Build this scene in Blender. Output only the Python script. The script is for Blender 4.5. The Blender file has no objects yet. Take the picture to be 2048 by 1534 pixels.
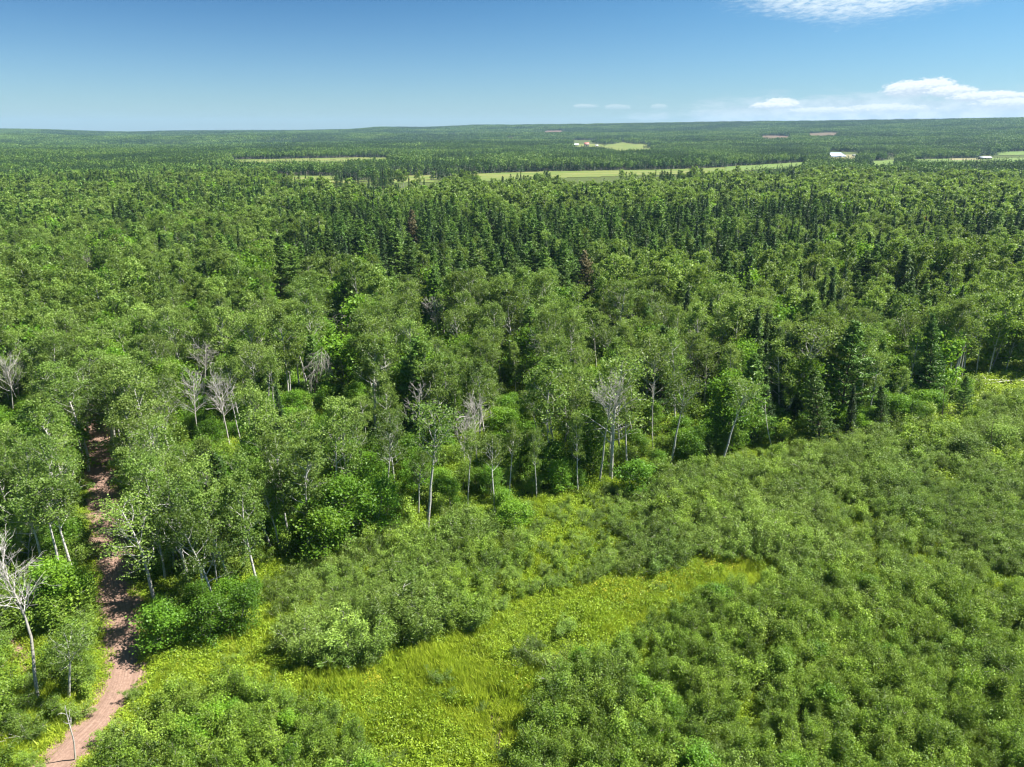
import bpy, math, numpy as np
from mathutils import Vector, Euler, Quaternion
R = math.radians
sc = bpy.context.scene
COL = sc.collection

# ------------------------------------------------------------------ camera, sky, sun, exposure
CAM_H, FPX, PITCH = 45.0, 1420.0, R(19.6)
SUN_EL, SUN_AZ = R(55), R(86)            # azimuth clockwise from the view direction (+Y)
SUN_POWER, SKY_POWER, EXPOSURE = 5.0, 0.05, 1.55
cam_data = bpy.data.cameras.new('camera')
cam = bpy.data.objects.new('camera', cam_data)
COL.objects.link(cam)
cam.location = (0, 0, CAM_H)
cam.rotation_euler = (math.pi/2 - PITCH, 0, 0)
cam_data.sensor_width = 36.0
cam_data.lens = 36.0*FPX/2048
cam_data.clip_start = 0.5
cam_data.clip_end = 40000
sc.camera = cam
sc.view_settings.view_transform = 'Standard'
sc.view_settings.look = 'None'
sc.view_settings.exposure = EXPOSURE
sc.view_settings.gamma = 1.0
sc.view_settings.use_curve_mapping = False
sc.cycles.use_denoising = True
sc.cycles.denoiser = 'OPENIMAGEDENOISE'
sc.cycles.denoising_input_passes = 'RGB_ALBEDO_NORMAL'
sc.cycles.denoising_prefilter = 'ACCURATE'
sc.cycles.max_bounces = 6
sc.cycles.diffuse_bounces = 4
sc.cycles.glossy_bounces = 1
sc.cycles.transmission_bounces = 3
sc.cycles.volume_bounces = 0
sc.cycles.use_adaptive_sampling = True
sc.cycles.adaptive_threshold = 0.01
sc.cycles.caustics_reflective = False
sc.cycles.caustics_refractive = False
sc.cycles.sample_clamp_indirect = 3.0
sc.cycles.pixel_filter_type = 'BLACKMAN_HARRIS'
sc.cycles.filter_width = 1.2

def px_ray(px, py):
    """unit direction of a pixel of the 2048 x 1534 frame"""
    a, b = (px-1024)/FPX, (767-py)/FPX
    v = np.array([a, math.cos(PITCH)+b*math.sin(PITCH), b*math.cos(PITCH)-math.sin(PITCH)])
    return v/np.linalg.norm(v)

def azel(px, py):
    v = px_ray(px, py)
    return math.degrees(math.atan2(v[0], v[1])), math.degrees(math.asin(v[2]))

def N(nt, typ, **kw):
    n = nt.nodes.new(typ)
    for k, v in kw.items():
        if k.startswith('i_'):
            key = k[2:]
            n.inputs[int(key) if key.isdigit() else key.replace('_', ' ')].default_value = v
        else:
            setattr(n, k, v)
    return n
def M(nt, op, a, b=None, c=None, clamp=False):
    n = nt.nodes.new('ShaderNodeMath'); n.operation = op; n.use_clamp = clamp
    for i, v in enumerate((a, b, c)):
        if v is None: continue
        if isinstance(v, (int, float)): n.inputs[i].default_value = v
        else: nt.links.new(v, n.inputs[i])
    return n.outputs[0]
def mixc(nt, f, a, b, blend='MIX'):
    n = nt.nodes.new('ShaderNodeMix'); n.data_type = 'RGBA'; n.blend_type = blend
    for i, v in ((0, f), (6, a), (7, b)):
        if isinstance(v, (int, float)): n.inputs[i].default_value = v
        elif isinstance(v, tuple): n.inputs[i].default_value = (*v, 1)
        else: nt.links.new(v, n.inputs[i])
    return n.outputs[2]
def smooth(nt, v, a, b):
    n = nt.nodes.new('ShaderNodeMapRange'); n.interpolation_type = 'SMOOTHSTEP'
    nt.links.new(v, n.inputs[0]); n.inputs[1].default_value = a; n.inputs[2].default_value = b
    return n.outputs[0]

world = bpy.data.worlds.new('World'); sc.world = world; world.use_nodes = True
wt = world.node_tree; wt.nodes.clear()
sky = N(wt, 'ShaderNodeTexSky', sky_type='NISHITA', sun_disc=False, sun_elevation=SUN_EL, sun_rotation=SUN_AZ,
        altitude=150, air_density=1.0, dust_density=0.35, ozone_density=2.6)
geo = N(wt, 'ShaderNodeNewGeometry')
sep = N(wt, 'ShaderNodeSeparateXYZ'); 
tcw = N(wt, 'ShaderNodeTexCoord'); wt.links.new(tcw.outputs['Generated'], sep.inputs[0])
X, Y, Z = sep.outputs
AZ = M(wt, 'MULTIPLY', M(wt, 'ARCTAN2', X, Y), 180/math.pi)
EL = M(wt, 'MULTIPLY', M(wt, 'ARCSINE', Z), 180/math.pi)
def cloud_coord(sx, sy, off=0.0, shear=0.0):
    c = N(wt, 'ShaderNodeCombineXYZ')
    wt.links.new(M(wt, 'ADD', M(wt, 'MULTIPLY', AZ, sx), M(wt, 'MULTIPLY', EL, shear)), c.inputs[0])
    wt.links.new(M(wt, 'MULTIPLY', EL, sy), c.inputs[1]); c.inputs[2].default_value = off
    return c.outputs[0]
def noise(coord, scale, detail=6, rough=0.55, dist=0.0):
    n = N(wt, 'ShaderNodeTexNoise', noise_dimensions='3D'); wt.links.new(coord, n.inputs['Vector'])
    n.inputs['Scale'].default_value = scale; n.inputs['Detail'].default_value = detail
    n.inputs['Roughness'].default_value = rough; n.inputs['Distortion'].default_value = dist
    return n.outputs[0]
def blob(px, py, rx, ry):
    a, e = azel(px, py); a2, _ = azel(px+rx, py); _, e2 = azel(px, py-ry)
    u = M(wt, 'DIVIDE', M(wt, 'SUBTRACT', AZ, a), abs(a2-a)); v = M(wt, 'DIVIDE', M(wt, 'SUBTRACT', EL, e), abs(e2-e))
    return M(wt, 'SUBTRACT', 1.0, M(wt, 'SQRT', M(wt, 'ADD', M(wt, 'MULTIPLY', u, u), M(wt, 'MULTIPLY', v, v)))), v
# high rippled cirrus, upper right
n_big = noise(cloud_coord(0.16, 0.5, 3.0), 1.0, 3)
n_rip = noise(cloud_coord(0.9, 3.0, 7.0, -1.1), 1.6, 5, 0.6, 0.35)
n_fine = noise(cloud_coord(0.5, 2.4, 1.0, -0.6), 3.0, 8, 0.66)
cb1, _ = blob(1740, -35, 330, 85)
cb1 = M(wt, 'ADD', cb1, M(wt, 'MULTIPLY', M(wt, 'SUBTRACT', n_big, 0.5), 0.8))
cir = M(wt, 'MULTIPLY', smooth(wt, M(wt, 'ADD', cb1, M(wt, 'MULTIPLY', M(wt, 'SUBTRACT', n_fine, 0.5), 0.7)), -0.12, 0.5), smooth(wt, n_rip, 0.18, 0.62))
cirA = M(wt, 'MULTIPLY', cir, 0.85)
# cumulus low on the right
cn = noise(cloud_coord(0.8, 1.5, 5.0), 1.0, 8, 0.55)
cn2 = noise(cloud_coord(1.0, 2.6, 9.0), 3.0, 6, 0.6)
def cumulus(px, py, rx, ry, amp=1.0):
    b, v = blob(px, py, rx, ry)
    d = M(wt, 'ADD', M(wt, 'ADD', M(wt, 'MULTIPLY', b, 1.25), M(wt, 'MULTIPLY', M(wt, 'SUBTRACT', cn, 0.5), 1.1*amp)), M(wt, 'MULTIPLY', M(wt, 'SUBTRACT', cn2, 0.5), 1.1))
    d = M(wt, 'MULTIPLY', smooth(wt, d, 0.05, 0.42), smooth(wt, v, -0.95, -0.3))
    shade = smooth(wt, M(wt, 'ADD', v, M(wt, 'MULTIPLY', M(wt, 'SUBTRACT', cn2, 0.5), 1.6)), -0.55, 0.5)
    return d, shade
hzn = smooth(wt, EL, 15.0, -1.5)
hz2 = smooth(wt, AZ, -25.0, 42.0)
col = mixc(wt, 1.0, sky.outputs[0], mixc(wt, hzn, mixc(wt, hz2, (0.085, 0.315, 0.53), (0.26, 0.61, 0.79)), (0.51, 0.69, 0.86)), 'MULTIPLY')
# thin veil of far cloud above the ridge on the right
nb = noise(cloud_coord(0.22, 1.3, 2.0), 1.6, 9, 0.6, 0.3)
win = M(wt, 'MULTIPLY', smooth(wt, AZ, 0.0, 24.0), M(wt, 'MULTIPLY', smooth(wt, EL, 3.6, 1.0), smooth(wt, EL, -0.6, 0.4)))
veil = M(wt, 'MULTIPLY', smooth(wt, M(wt, 'ADD', nb, M(wt, 'MULTIPLY', M(wt, 'SUBTRACT', win, 0.5), 0.55)), 0.36, 0.62), win)
veil = M(wt, 'MULTIPLY', veil, 0.85)
CW = (5.6, 6.2, 6.7); CG = (4.3, 5.1, 5.8)
K = 1.0
vs = smooth(wt, cn, 0.35, 0.62)
col = mixc(wt, veil, col, mixc(wt, vs, CG, CW))
for args in ((1815, 180, 62, 23, 0.45), (1868, 174, 62, 22, 0.45), (1905, 184, 60, 16, 0.4), (1985, 194, 110, 15, 0.7), (1562, 207, 40, 15, 0.5), (1545, 212, 60, 9, 0.8), (1235, 214, 34, 7, 0.9, 0.3), (1320, 213, 22, 7, 0.9, 0.3), (1650, 222, 90, 10, 0.9, 0.6), (1170, 212, 30, 5, 0.7, 0.35), (2030, 207, 120, 14, .8, 0.8), (1760, 218, 120, 12, 0.9, 0.6)):
    a_, s_ = cumulus(*args[:5]); op = args[5] if len(args) > 5 else 0.95
    col = mixc(wt, M(wt, 'MULTIPLY', a_, op), col, mixc(wt, s_, CG, (7.2, 7.5, 7.7)))
col = mixc(wt, cirA, col, (6.0, 6.9, 7.4))
bg = N(wt, 'ShaderNodeBackground'); bg.inputs[1].default_value = SKY_POWER
wt.links.new(col, bg.inputs[0])
wo = N(wt, 'ShaderNodeOutputWorld'); wt.links.new(bg.outputs[0], wo.inputs[0])

sd = bpy.data.lights.new('sun', 'SUN'); sd.energy = SUN_POWER; sd.angle = R(0.53); sd.color = (1.0, 0.955, 0.88)
sun = bpy.data.objects.new('sun', sd); COL.objects.link(sun)
S = Vector((math.cos(SUN_EL)*math.sin(SUN_AZ), math.cos(SUN_EL)*math.cos(SUN_AZ), math.sin(SUN_EL)))
sun.rotation_euler = S.to_track_quat('Z', 'Y').to_euler(); sun.location = (200, 100, 400)

# ------------------------------------------------------------------ terrain
def tan_el(py):
    t = (767-np.asarray(py, float))/FPX
    return (t*math.cos(PITCH)-math.sin(PITCH))/(math.cos(PITCH)+t*math.sin(PITCH))
SKX = [-900, 0, 90, 180, 260, 330, 500, 700, 760, 850, 950, 1100, 1250, 1500, 1700, 2048, 2900]
SKY_ = [255, 258, 259, 262, 263.5, 262, 261, 259.5, 254, 255, 250, 249, 247, 243, 241, 236, 232]
def vnoise(x, y, seed):
    """smooth value noise"""
    xi, yi = np.floor(x).astype(np.int64), np.floor(y).astype(np.int64); fx, fy = x-xi, y-yi
    fx, fy = fx*fx*(3-2*fx), fy*fy*(3-2*fy)
    def h(a, b):
        v = np.sin(a*127.1+b*311.7+seed*74.7)*43758.5453
        return v-np.floor(v)
    return (h(xi, yi)*(1-fx)+h(xi+1, yi)*fx)*(1-fy)+(h(xi, yi+1)*(1-fx)+h(xi+1, yi+1)*fx)*fy
def hgt(x, y):
    x = np.asarray(x, float); y = np.asarray(y, float)
    d = np.hypot(x, y); az = np.arctan2(x, y)
    azc = np.clip(az, -1.0, 1.0)
    px = 1024+FPX*np.tan(azc)/math.cos(PITCH)
    D = np.interp(px, [-600, 600, 760, 1100, 1500, 2048, 2600], [6500, 6000, 4700, 4100, 3900, 3700, 3600])
    zr = CAM_H+D*np.cos(azc)*tan_el(np.interp(px, SKX, SKY_))-10.0
    s = np.clip((d-1750)/(D-1750), 0, 1)
    h = zr*(s**1.25)*(0.55+0.45*s)
    h = np.where(d > D, zr-(d-D)*0.012, h)
    amp = np.clip((d-1300)/1500, 0, 1)*np.clip((D-d)/900, 0.12, 1)
    h = h+amp*((vnoise(x/900, y/420, 3)-0.5)*36+(vnoise(x/330, y/190, 5)-0.5)*10)
    h = h+(vnoise(x/19, y/19, 1)-0.5)*0.7*np.clip(1-d/400, 0, 1)
    return h
def project(x, y, z):
    x, y, z = np.asarray(x, float), np.asarray(y, float), np.asarray(z, float)-CAM_H
    zc = y*math.cos(PITCH)-z*math.sin(PITCH); yc = z*math.cos(PITCH)+y*math.sin(PITCH)
    zc = np.where(zc > 1, zc, 1)
    return 1024+FPX*x/zc, 767-FPX*yc/zc, zc
def ground_at(px, py):
    """the point of the terrain seen along one line of sight"""
    v = px_ray(px, py); t = 20.0
    while t < 9000:
        p = v*t
        if p[2]+CAM_H <= float(hgt(p[0], p[1])): break
        t *= 1.01
    lo, hi = t/1.01, t
    for _ in range(14):
        m = (lo+hi)/2; p = v*m
        if p[2]+CAM_H <= float(hgt(p[0], p[1])): hi = m
        else: lo = m
    p = v*hi
    return float(p[0]), float(p[1]), float(hgt(p[0], p[1]))
def in_poly(px, py, poly):
    px, py = np.asarray(px), np.asarray(py); ins = np.zeros(px.shape, bool); n = len(poly)
    for i in range(n):
        x1, y1 = poly[i]; x2, y2 = poly[(i+1) % n]
        c = ((y1 > py) != (y2 > py)) & (px < (x2-x1)*(py-y1)/((y2-y1) if y2 != y1 else 1e-9)+x1)
        ins ^= c
    return ins

# ------------------------------------------------------------------ helpers
def set_props(o, **kw):
    for k, v in kw.items():
        if v is not None: o[k] = v
    return o
def mesh_quads(name, V, Q, mats, tint=None, mi=None, smooth_=False, uv=None):
    me = bpy.data.meshes.new(name)
    V = np.asarray(V, np.float32); Q = np.asarray(Q, np.int32)
    me.vertices.add(len(V)); me.vertices.foreach_set('co', V.ravel())
    me.loops.add(Q.size); me.loops.foreach_set('vertex_index', Q.ravel())
    me.polygons.add(len(Q)); me.polygons.foreach_set('loop_start', np.arange(0, Q.size, Q.shape[1], dtype=np.int32))
    if mi is not None: me.polygons.foreach_set('material_index', np.asarray(mi, np.int32))
    if smooth_: me.polygons.foreach_set('use_smooth', np.ones(len(Q), bool))
    if tint is not None:
        a = me.attributes.new('tint', 'FLOAT', 'POINT'); a.data.foreach_set('value', np.asarray(tint, np.float32))
    if uv is not None:
        for k, vals in uv.items():
            a = me.attributes.new(k, 'FLOAT', 'POINT'); a.data.foreach_set('value', np.asarray(vals, np.float32))
    for m in mats: me.materials.append(m)
    me.update(calc_edges=True)
    return me
class Geo:
    """collects quads with a per-vertex tint and a material slot"""
    def __init__(s): s.V, s.Q, s.T, s.I, s.n = [], [], [], [], 0
    def add(s, V, Q, T, slot=0):
        s.V.append(V); s.Q.append(Q+s.n); s.T.append(np.broadcast_to(T, (len(V),)).astype(np.float32)); s.I.append(np.full(len(Q), slot)); s.n += len(V)
    def tube(s, P, rad, k=5, tint=0.5, slot=0):
        P = np.asarray(P, float); m = len(P); rad = np.broadcast_to(np.asarray(rad, float), (m,))
        t = np.gradient(P, axis=0); t /= (np.linalg.norm(t, axis=1)[:, None]+1e-9)
        ref = np.array([1.0, 0, 0]) if abs(t[0][0]) < 0.8 else np.array([0, 1.0, 0])
        u = np.cross(t, ref); u /= (np.linalg.norm(u, axis=1)[:, None]+1e-9); w = np.cross(t, u)
        a = np.arange(k)*2*math.pi/k
        V = (P[:, None, :]+rad[:, None, None]*(np.cos(a)[None, :, None]*u[:, None, :]+np.sin(a)[None, :, None]*w[:, None, :])).reshape(-1, 3)
        i = np.arange(m-1)[:, None]*k; j = np.arange(k)[None, :]; j2 = (j+1) % k
        Q = np.stack([i+j, i+j2, i+k+j2, i+k+j], -1).reshape(-1, 4)
        s.add(V, Q, tint, slot)
    def leaves(s, C, L, W, nrm, tint, slot=0, axis=None, rng=None):
        """one kite-shaped leaf or spray of needles at every centre"""
        n = len(C); L = np.broadcast_to(L, (n,)); W = np.broadcast_to(W, (n,))
        nrm = nrm/(np.linalg.norm(nrm, axis=1)[:, None]+1e-9)
        if axis is None: axis = rng.normal(size=(n, 3))
        a = axis-nrm*np.sum(axis*nrm, 1)[:, None]; a /= (np.linalg.norm(a, axis=1)[:, None]+1e-9)
        b = np.cross(nrm, a)
        V = np.stack([C-a*L[:, None]/2, C+b*W[:, None]/2+nrm*W[:, None]*0.12, C+a*L[:, None]/2, C-b*W[:, None]/2+nrm*W[:, None]*0.12], 1).reshape(-1, 3)
        Q = np.arange(4*n).reshape(n, 4)
        s.add(V, Q, np.repeat(tint, 4), slot)
    def mesh(s, name, mats, smooth_=False):
        return mesh_quads(name, np.concatenate(s.V), np.concatenate(s.Q), mats, np.concatenate(s.T), np.concatenate(s.I), smooth_)
def join(name, geos, mats):
    V = []; Q = []; T = []; I = []; n = 0
    for k, g in enumerate(geos):
        if not g.V: continue
        v = np.concatenate(g.V); V.append(v); Q.append(np.concatenate(g.Q)+n); T.append(np.concatenate(g.T)); I.append(np.full(len(Q[-1]), k)); n += len(v)
    return mesh_quads(name, np.concatenate(V), np.concatenate(Q), mats, np.concatenate(T), np.concatenate(I))

# ------------------------------------------------------------------ materials
def new_mat(name):
    m = bpy.data.materials.new(name); m.use_nodes = True; nt = m.node_tree; nt.nodes.clear()
    return m, nt
def finish(nt, sh):
    o = nt.nodes.new('ShaderNodeOutputMaterial'); nt.links.new(sh, o.inputs[0])
def leaf_mat(name, stops, trans=0.3, tcol=(0.16, 0.26, 0.035), rough=0.5, spec=0.35, orand=0.45, vrand=0.5, patch=0.0, pscale=0.045):
    m, nt = new_mat(name)
    at = N(nt, 'ShaderNodeAttribute', attribute_name='tint')
    oi = N(nt, 'ShaderNodeObjectInfo')
    f = M(nt, 'ADD', M(nt, 'MULTIPLY', at.outputs['Fac'], 1-orand), M(nt, 'MULTIPLY', oi.outputs['Random'], orand))
    if patch:
        g = N(nt, 'ShaderNodeNewGeometry'); nz = N(nt, 'ShaderNodeTexNoise'); nt.links.new(g.outputs['Position'], nz.inputs['Vector'])
        nz.inputs['Scale'].default_value = pscale; nz.inputs['Detail'].default_value = 3
        f = M(nt, 'ADD', f, M(nt, 'MULTIPLY', M(nt, 'SUBTRACT', nz.outputs[0], 0.5), patch))
    r = N(nt, 'ShaderNodeValToRGB'); nt.links.new(f, r.inputs[0])
    el = r.color_ramp.elements
    while len(el) < len(stops): el.new(0.5)
    for e, (p, c) in zip(el, stops): e.position = p; e.color = (*c, 1)
    # each plant its own value
    w = N(nt, 'ShaderNodeTexWhiteNoise', noise_dimensions='1D'); nt.links.new(M(nt, 'MULTIPLY', oi.outputs['Random'], 977.0), w.inputs['W'])
    val = M(nt, 'ADD', M(nt, 'MULTIPLY', w.outputs[0], vrand), 1-vrand/2)
    hs = N(nt, 'ShaderNodeHueSaturation'); nt.links.new(r.outputs[0], hs.inputs['Color']); nt.links.new(val, hs.inputs['Value'])
    p = N(nt, 'ShaderNodeBsdfPrincipled'); nt.links.new(hs.outputs[0], p.inputs['Base Color'])
    p.inputs['Roughness'].default_value = rough; p.inputs['Specular IOR Level'].default_value = spec
    t = N(nt, 'ShaderNodeBsdfTranslucent')
    nt.links.new(mixc(nt, 0.5, hs.outputs[0], tcol), t.inputs[0])
    mx = N(nt, 'ShaderNodeMixShader'); mx.inputs[0].default_value = trans
    nt.links.new(p.outputs[0], mx.inputs[1]); nt.links.new(t.outputs[0], mx.inputs[2])
    finish(nt, mx.outputs[0]); return m
def bark_mat(name, base, dark, scale=3.0, thr=0.55, zs=2.5, rough=0.8):
    m, nt = new_mat(name)
    tc = N(nt, 'ShaderNodeTexCoord'); mp = N(nt, 'ShaderNodeMapping'); nt.links.new(tc.outputs['Object'], mp.inputs[0])
    mp.inputs['Scale'].default_value = (1, 1, zs)
    n1 = N(nt, 'ShaderNodeTexNoise'); nt.links.new(mp.outputs[0], n1.inputs[0]); n1.inputs['Scale'].default_value = scale; n1.inputs['Detail'].default_value = 5
    f = smooth(nt, n1.outputs[0], thr, thr+0.12)
    oi = N(nt, 'ShaderNodeObjectInfo')
    c = mixc(nt, f, base, dark)
    c = mixc(nt, M(nt, 'MULTIPLY', oi.outputs['Random'], 0.45), c, tuple((a+b)/2 for a, b in zip(base, dark)))
    p = N(nt, 'ShaderNodeBsdfPrincipled'); nt.links.new(c, p.inputs['Base Color']); p.inputs['Roughness'].default_value = rough
    p.inputs['Specular IOR Level'].default_value = 0.2
    finish(nt, p.outputs[0]); return m
def flat_mat(name, col, rough=0.7, var=0.15, scale=1.0):
    m, nt = new_mat(name)
    tc = N(nt, 'ShaderNodeTexCoord'); n1 = N(nt, 'ShaderNodeTexNoise'); nt.links.new(tc.outputs['Object'], n1.inputs[0]); n1.inputs['Scale'].default_value = scale
    c = mixc(nt, n1.outputs[0], tuple(x*(1-var) for x in col), tuple(min(1, x*(1+var)) for x in col))
    p = N(nt, 'ShaderNodeBsdfPrincipled'); nt.links.new(c, p.inputs['Base Color']); p.inputs['Roughness'].default_value = rough
    finish(nt, p.outputs[0]); return m

MAT = {}
MAT['aspen'] = leaf_mat('aspen_leaf', [(0, (0.052, 0.11, 0.018)), (0.5, (0.145, 0.232, 0.040)), (0.82, (0.22, 0.312, 0.062)), (1, (0.27, 0.345, 0.11))], 0.42, (0.28, 0.40, 0.03), orand=0.45, vrand=0.8, patch=0.8, pscale=0.03)
MAT['maple'] = leaf_mat('maple_leaf', [(0, (0.06, 0.15, 0.012)), (0.5, (0.12, 0.25, 0.018)), (1, (0.22, 0.36, 0.024))], 0.42, (0.28, 0.45, 0.03), vrand=0.6)
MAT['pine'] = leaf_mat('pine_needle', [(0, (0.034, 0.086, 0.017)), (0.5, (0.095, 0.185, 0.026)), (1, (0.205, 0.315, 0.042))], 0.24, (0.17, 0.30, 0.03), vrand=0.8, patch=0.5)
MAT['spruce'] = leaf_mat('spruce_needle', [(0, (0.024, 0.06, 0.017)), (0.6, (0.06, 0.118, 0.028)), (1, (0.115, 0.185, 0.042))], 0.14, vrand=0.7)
MAT['willow'] = leaf_mat('willow_leaf', [(0, (0.065, 0.122, 0.022)), (0.5, (0.162, 0.252, 0.038)), (0.85, (0.245, 0.345, 0.062)), (1, (0.27, 0.37, 0.1))], 0.34, (0.28, 0.40, 0.05), rough=0.5, spec=0.3, orand=0.45, vrand=0.8, patch=0.7)
MAT['sapling'] = leaf_mat('sapling_leaf', [(0, (0.058, 0.12, 0.015)), (0.5, (0.172, 0.272, 0.028)), (0.85, (0.275, 0.38, 0.048)), (1, (0.31, 0.41, 0.1))], 0.38, (0.30, 0.44, 0.04), rough=0.5, spec=0.3, orand=0.4, vrand=0.7, patch=0.8)
MAT['rust'] = leaf_mat('dying_needle', [(0.0, (0.12, 0.11, 0.05)), (1.0, (0.24, 0.20, 0.09))], 0.15)
MAT['red'] = leaf_mat('red_leaf', [(0.0, (0.20, 0.045, 0.020)), (1.0, (0.36, 0.10, 0.04))], 0.25, (0.4, 0.1, 0.04))
MAT['grass'] = leaf_mat('meadow_grass', [(0, (0.12, 0.195, 0.022)), (0.45, (0.31, 0.41, 0.032)), (0.85, (0.43, 0.50, 0.05)), (1, (0.42, 0.45, 0.13))], 0.42, (0.38, 0.50, 0.04), orand=0.35, vrand=0.3, patch=0.6)
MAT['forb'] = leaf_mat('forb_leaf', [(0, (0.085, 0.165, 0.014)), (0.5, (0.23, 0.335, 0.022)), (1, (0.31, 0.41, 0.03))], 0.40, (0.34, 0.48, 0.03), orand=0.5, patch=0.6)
MAT['flower'] = leaf_mat('goldenrod_flower', [(0.0, (0.42, 0.40, 0.02)), (1.0, (0.58, 0.50, 0.03))], 0.25, (0.5, 0.48, 0.03))
FARL_SHADED = [(0, (0.040, 0.092, 0.018)), (0.4, (0.095, 0.175, 0.032)), (0.75, (0.165, 0.250, 0.050))]  # leaf greens darkened, standing in for self-shadow the coarse far clumps lack
MAT['far_leaf_shaded'] = leaf_mat('far_leaf_shaded', FARL_SHADED, 0.25, (0.10, 0.17, 0.02), vrand=0.5, spec=0.1, orand=0.3, patch=1.3, pscale=0.007)
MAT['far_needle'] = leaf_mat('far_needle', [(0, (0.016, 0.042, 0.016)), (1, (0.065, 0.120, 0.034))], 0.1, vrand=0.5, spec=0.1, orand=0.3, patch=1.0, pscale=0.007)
MAT['bark_white'] = bark_mat('aspen_bark', (0.47, 0.455, 0.42), (0.12, 0.11, 0.09), 2.2, 0.56, 2.2)
MAT['bark_grey'] = bark_mat('grey_bark', (0.34, 0.32, 0.28), (0.10, 0.09, 0.08), 3)
MAT['bark_dark'] = bark_mat('pine_bark', (0.12, 0.09, 0.07), (0.05, 0.04, 0.035), 3)
MAT['dead'] = bark_mat('dead_wood', (0.50, 0.47, 0.43), (0.25, 0.225, 0.20), 2.5)

# ------------------------------------------------------------------ plant builders (each gives wood geometry and leaf geometry)
def wander(rng, p0, d0, L, n, bend=0.15, up=0.0):
    P = [np.array(p0, float)]; d = np.array(d0, float); d /= np.linalg.norm(d)
    for _ in range(n):
        d = d+rng.normal(size=3)*bend+np.array([0, 0, up]); d /= np.linalg.norm(d)
        P.append(P[-1]+d*L/n)
    return np.array(P)
def broadleaf(seed, Ht, Rc, nl, ls, start=0.42, limbs=18, lod=0, up=0.75, spread=0.42, shape='aspen', wood=1.0):
    rng = np.random.default_rng(seed); W, L = Geo(), Geo()
    k = (7, 5, 4, 3)[lod]; r0 = Ht*0.0095*wood
    tr = wander(rng, (0, 0, -0.3), (rng.normal()*0.04, rng.normal()*0.04, 1), Ht*0.95+0.3, (10, 7, 5, 3)[lod], 0.055, 0.03)
    u = np.linspace(0, 1, len(tr)); W.tube(tr, r0*(1-0.85*u)+0.008, k, rng.random())
    C = []; wt_ = []
    ang = rng.random()*6.28
    for i in range(limbs):
        f = start+(0.97-start)*(i+rng.random()*0.6)/limbs
        p0 = np.array([np.interp(f, u, tr[:, j]) for j in range(3)]); ang += 2.4+rng.normal()*0.35
        prof = math.sin(math.pi*min(1, max(0.05, (f-start)/(1-start)*0.72+0.24)))**0.7
        Lb = Rc*prof*(0.75+rng.random()*0.5)*1.15
        e = up*(0.6+0.7*rng.random())*(0.7+0.6*f)
        P = wander(rng, p0, (math.cos(ang), math.sin(ang), e), Lb, (5, 4, 3, 2)[lod], 0.16, 0.07)
        rb = r0*(1-0.85*f)*0.55+0.008
        W.tube(P, np.linspace(rb, 0.012, len(P)), max(3, k-2), rng.random())
        C += [P[-1], P[-1]+rng.normal(size=3)*0.2, (P[-1]+P[-2])/2]; 
        ns = (4, 3, 2, 1)[lod]
        for j in range(ns):
            q = 0.35+0.55*(j+rng.random())/ns; b = np.array([np.interp(q, np.linspace(0, 1, len(P)), P[:, c]) for c in range(3)])
            dv = (P[-1]-P[0])/Lb+rng.normal(size=3)*0.65+np.array([0, 0, 0.25])
            S_ = wander(rng, b, dv, Lb*(0.3+0.35*rng.random()), 3 if lod < 2 else 2, 0.2, 0.06)
            if lod < 3: W.tube(S_, np.linspace(rb*0.45, 0.008, len(S_)), 3, rng.random())
            C += [S_[-1], (S_[-1]+S_[-2])/2]
    C += [tr[-1], tr[-1]-np.array([0, 0, 0.5]), tr[-2]]
    C = np.array(C); wts = rng.random(len(C))**1.2+0.12; wts /= wts.sum()
    ci = rng.choice(len(C), nl, p=wts)
    ct = rng.random(len(C))
    g = rng.normal(size=(nl, 3)); g *= spread*np.array([1, 1, 0.75])*(0.7+0.6*ct[ci])[:, None]*(Rc/2.4)**0.6
    pos = C[ci]+g; pos[:, 2] = np.maximum(pos[:, 2], 0.15)
    out = g/(np.linalg.norm(g, axis=1)[:, None]+1e-6)
    nrm = rng.normal(size=(nl, 3))*0.75+out*0.35+np.array([0, 0, 0.45])
    tint = np.clip(0.22+0.5*ct[ci]+rng.normal(size=nl)*0.16, 0, 1)
    s = ls*(0.65+0.7*rng.random(nl))
    L.leaves(pos, s*1.15, s*0.95, nrm, tint, rng=rng)
    return W, L
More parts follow.
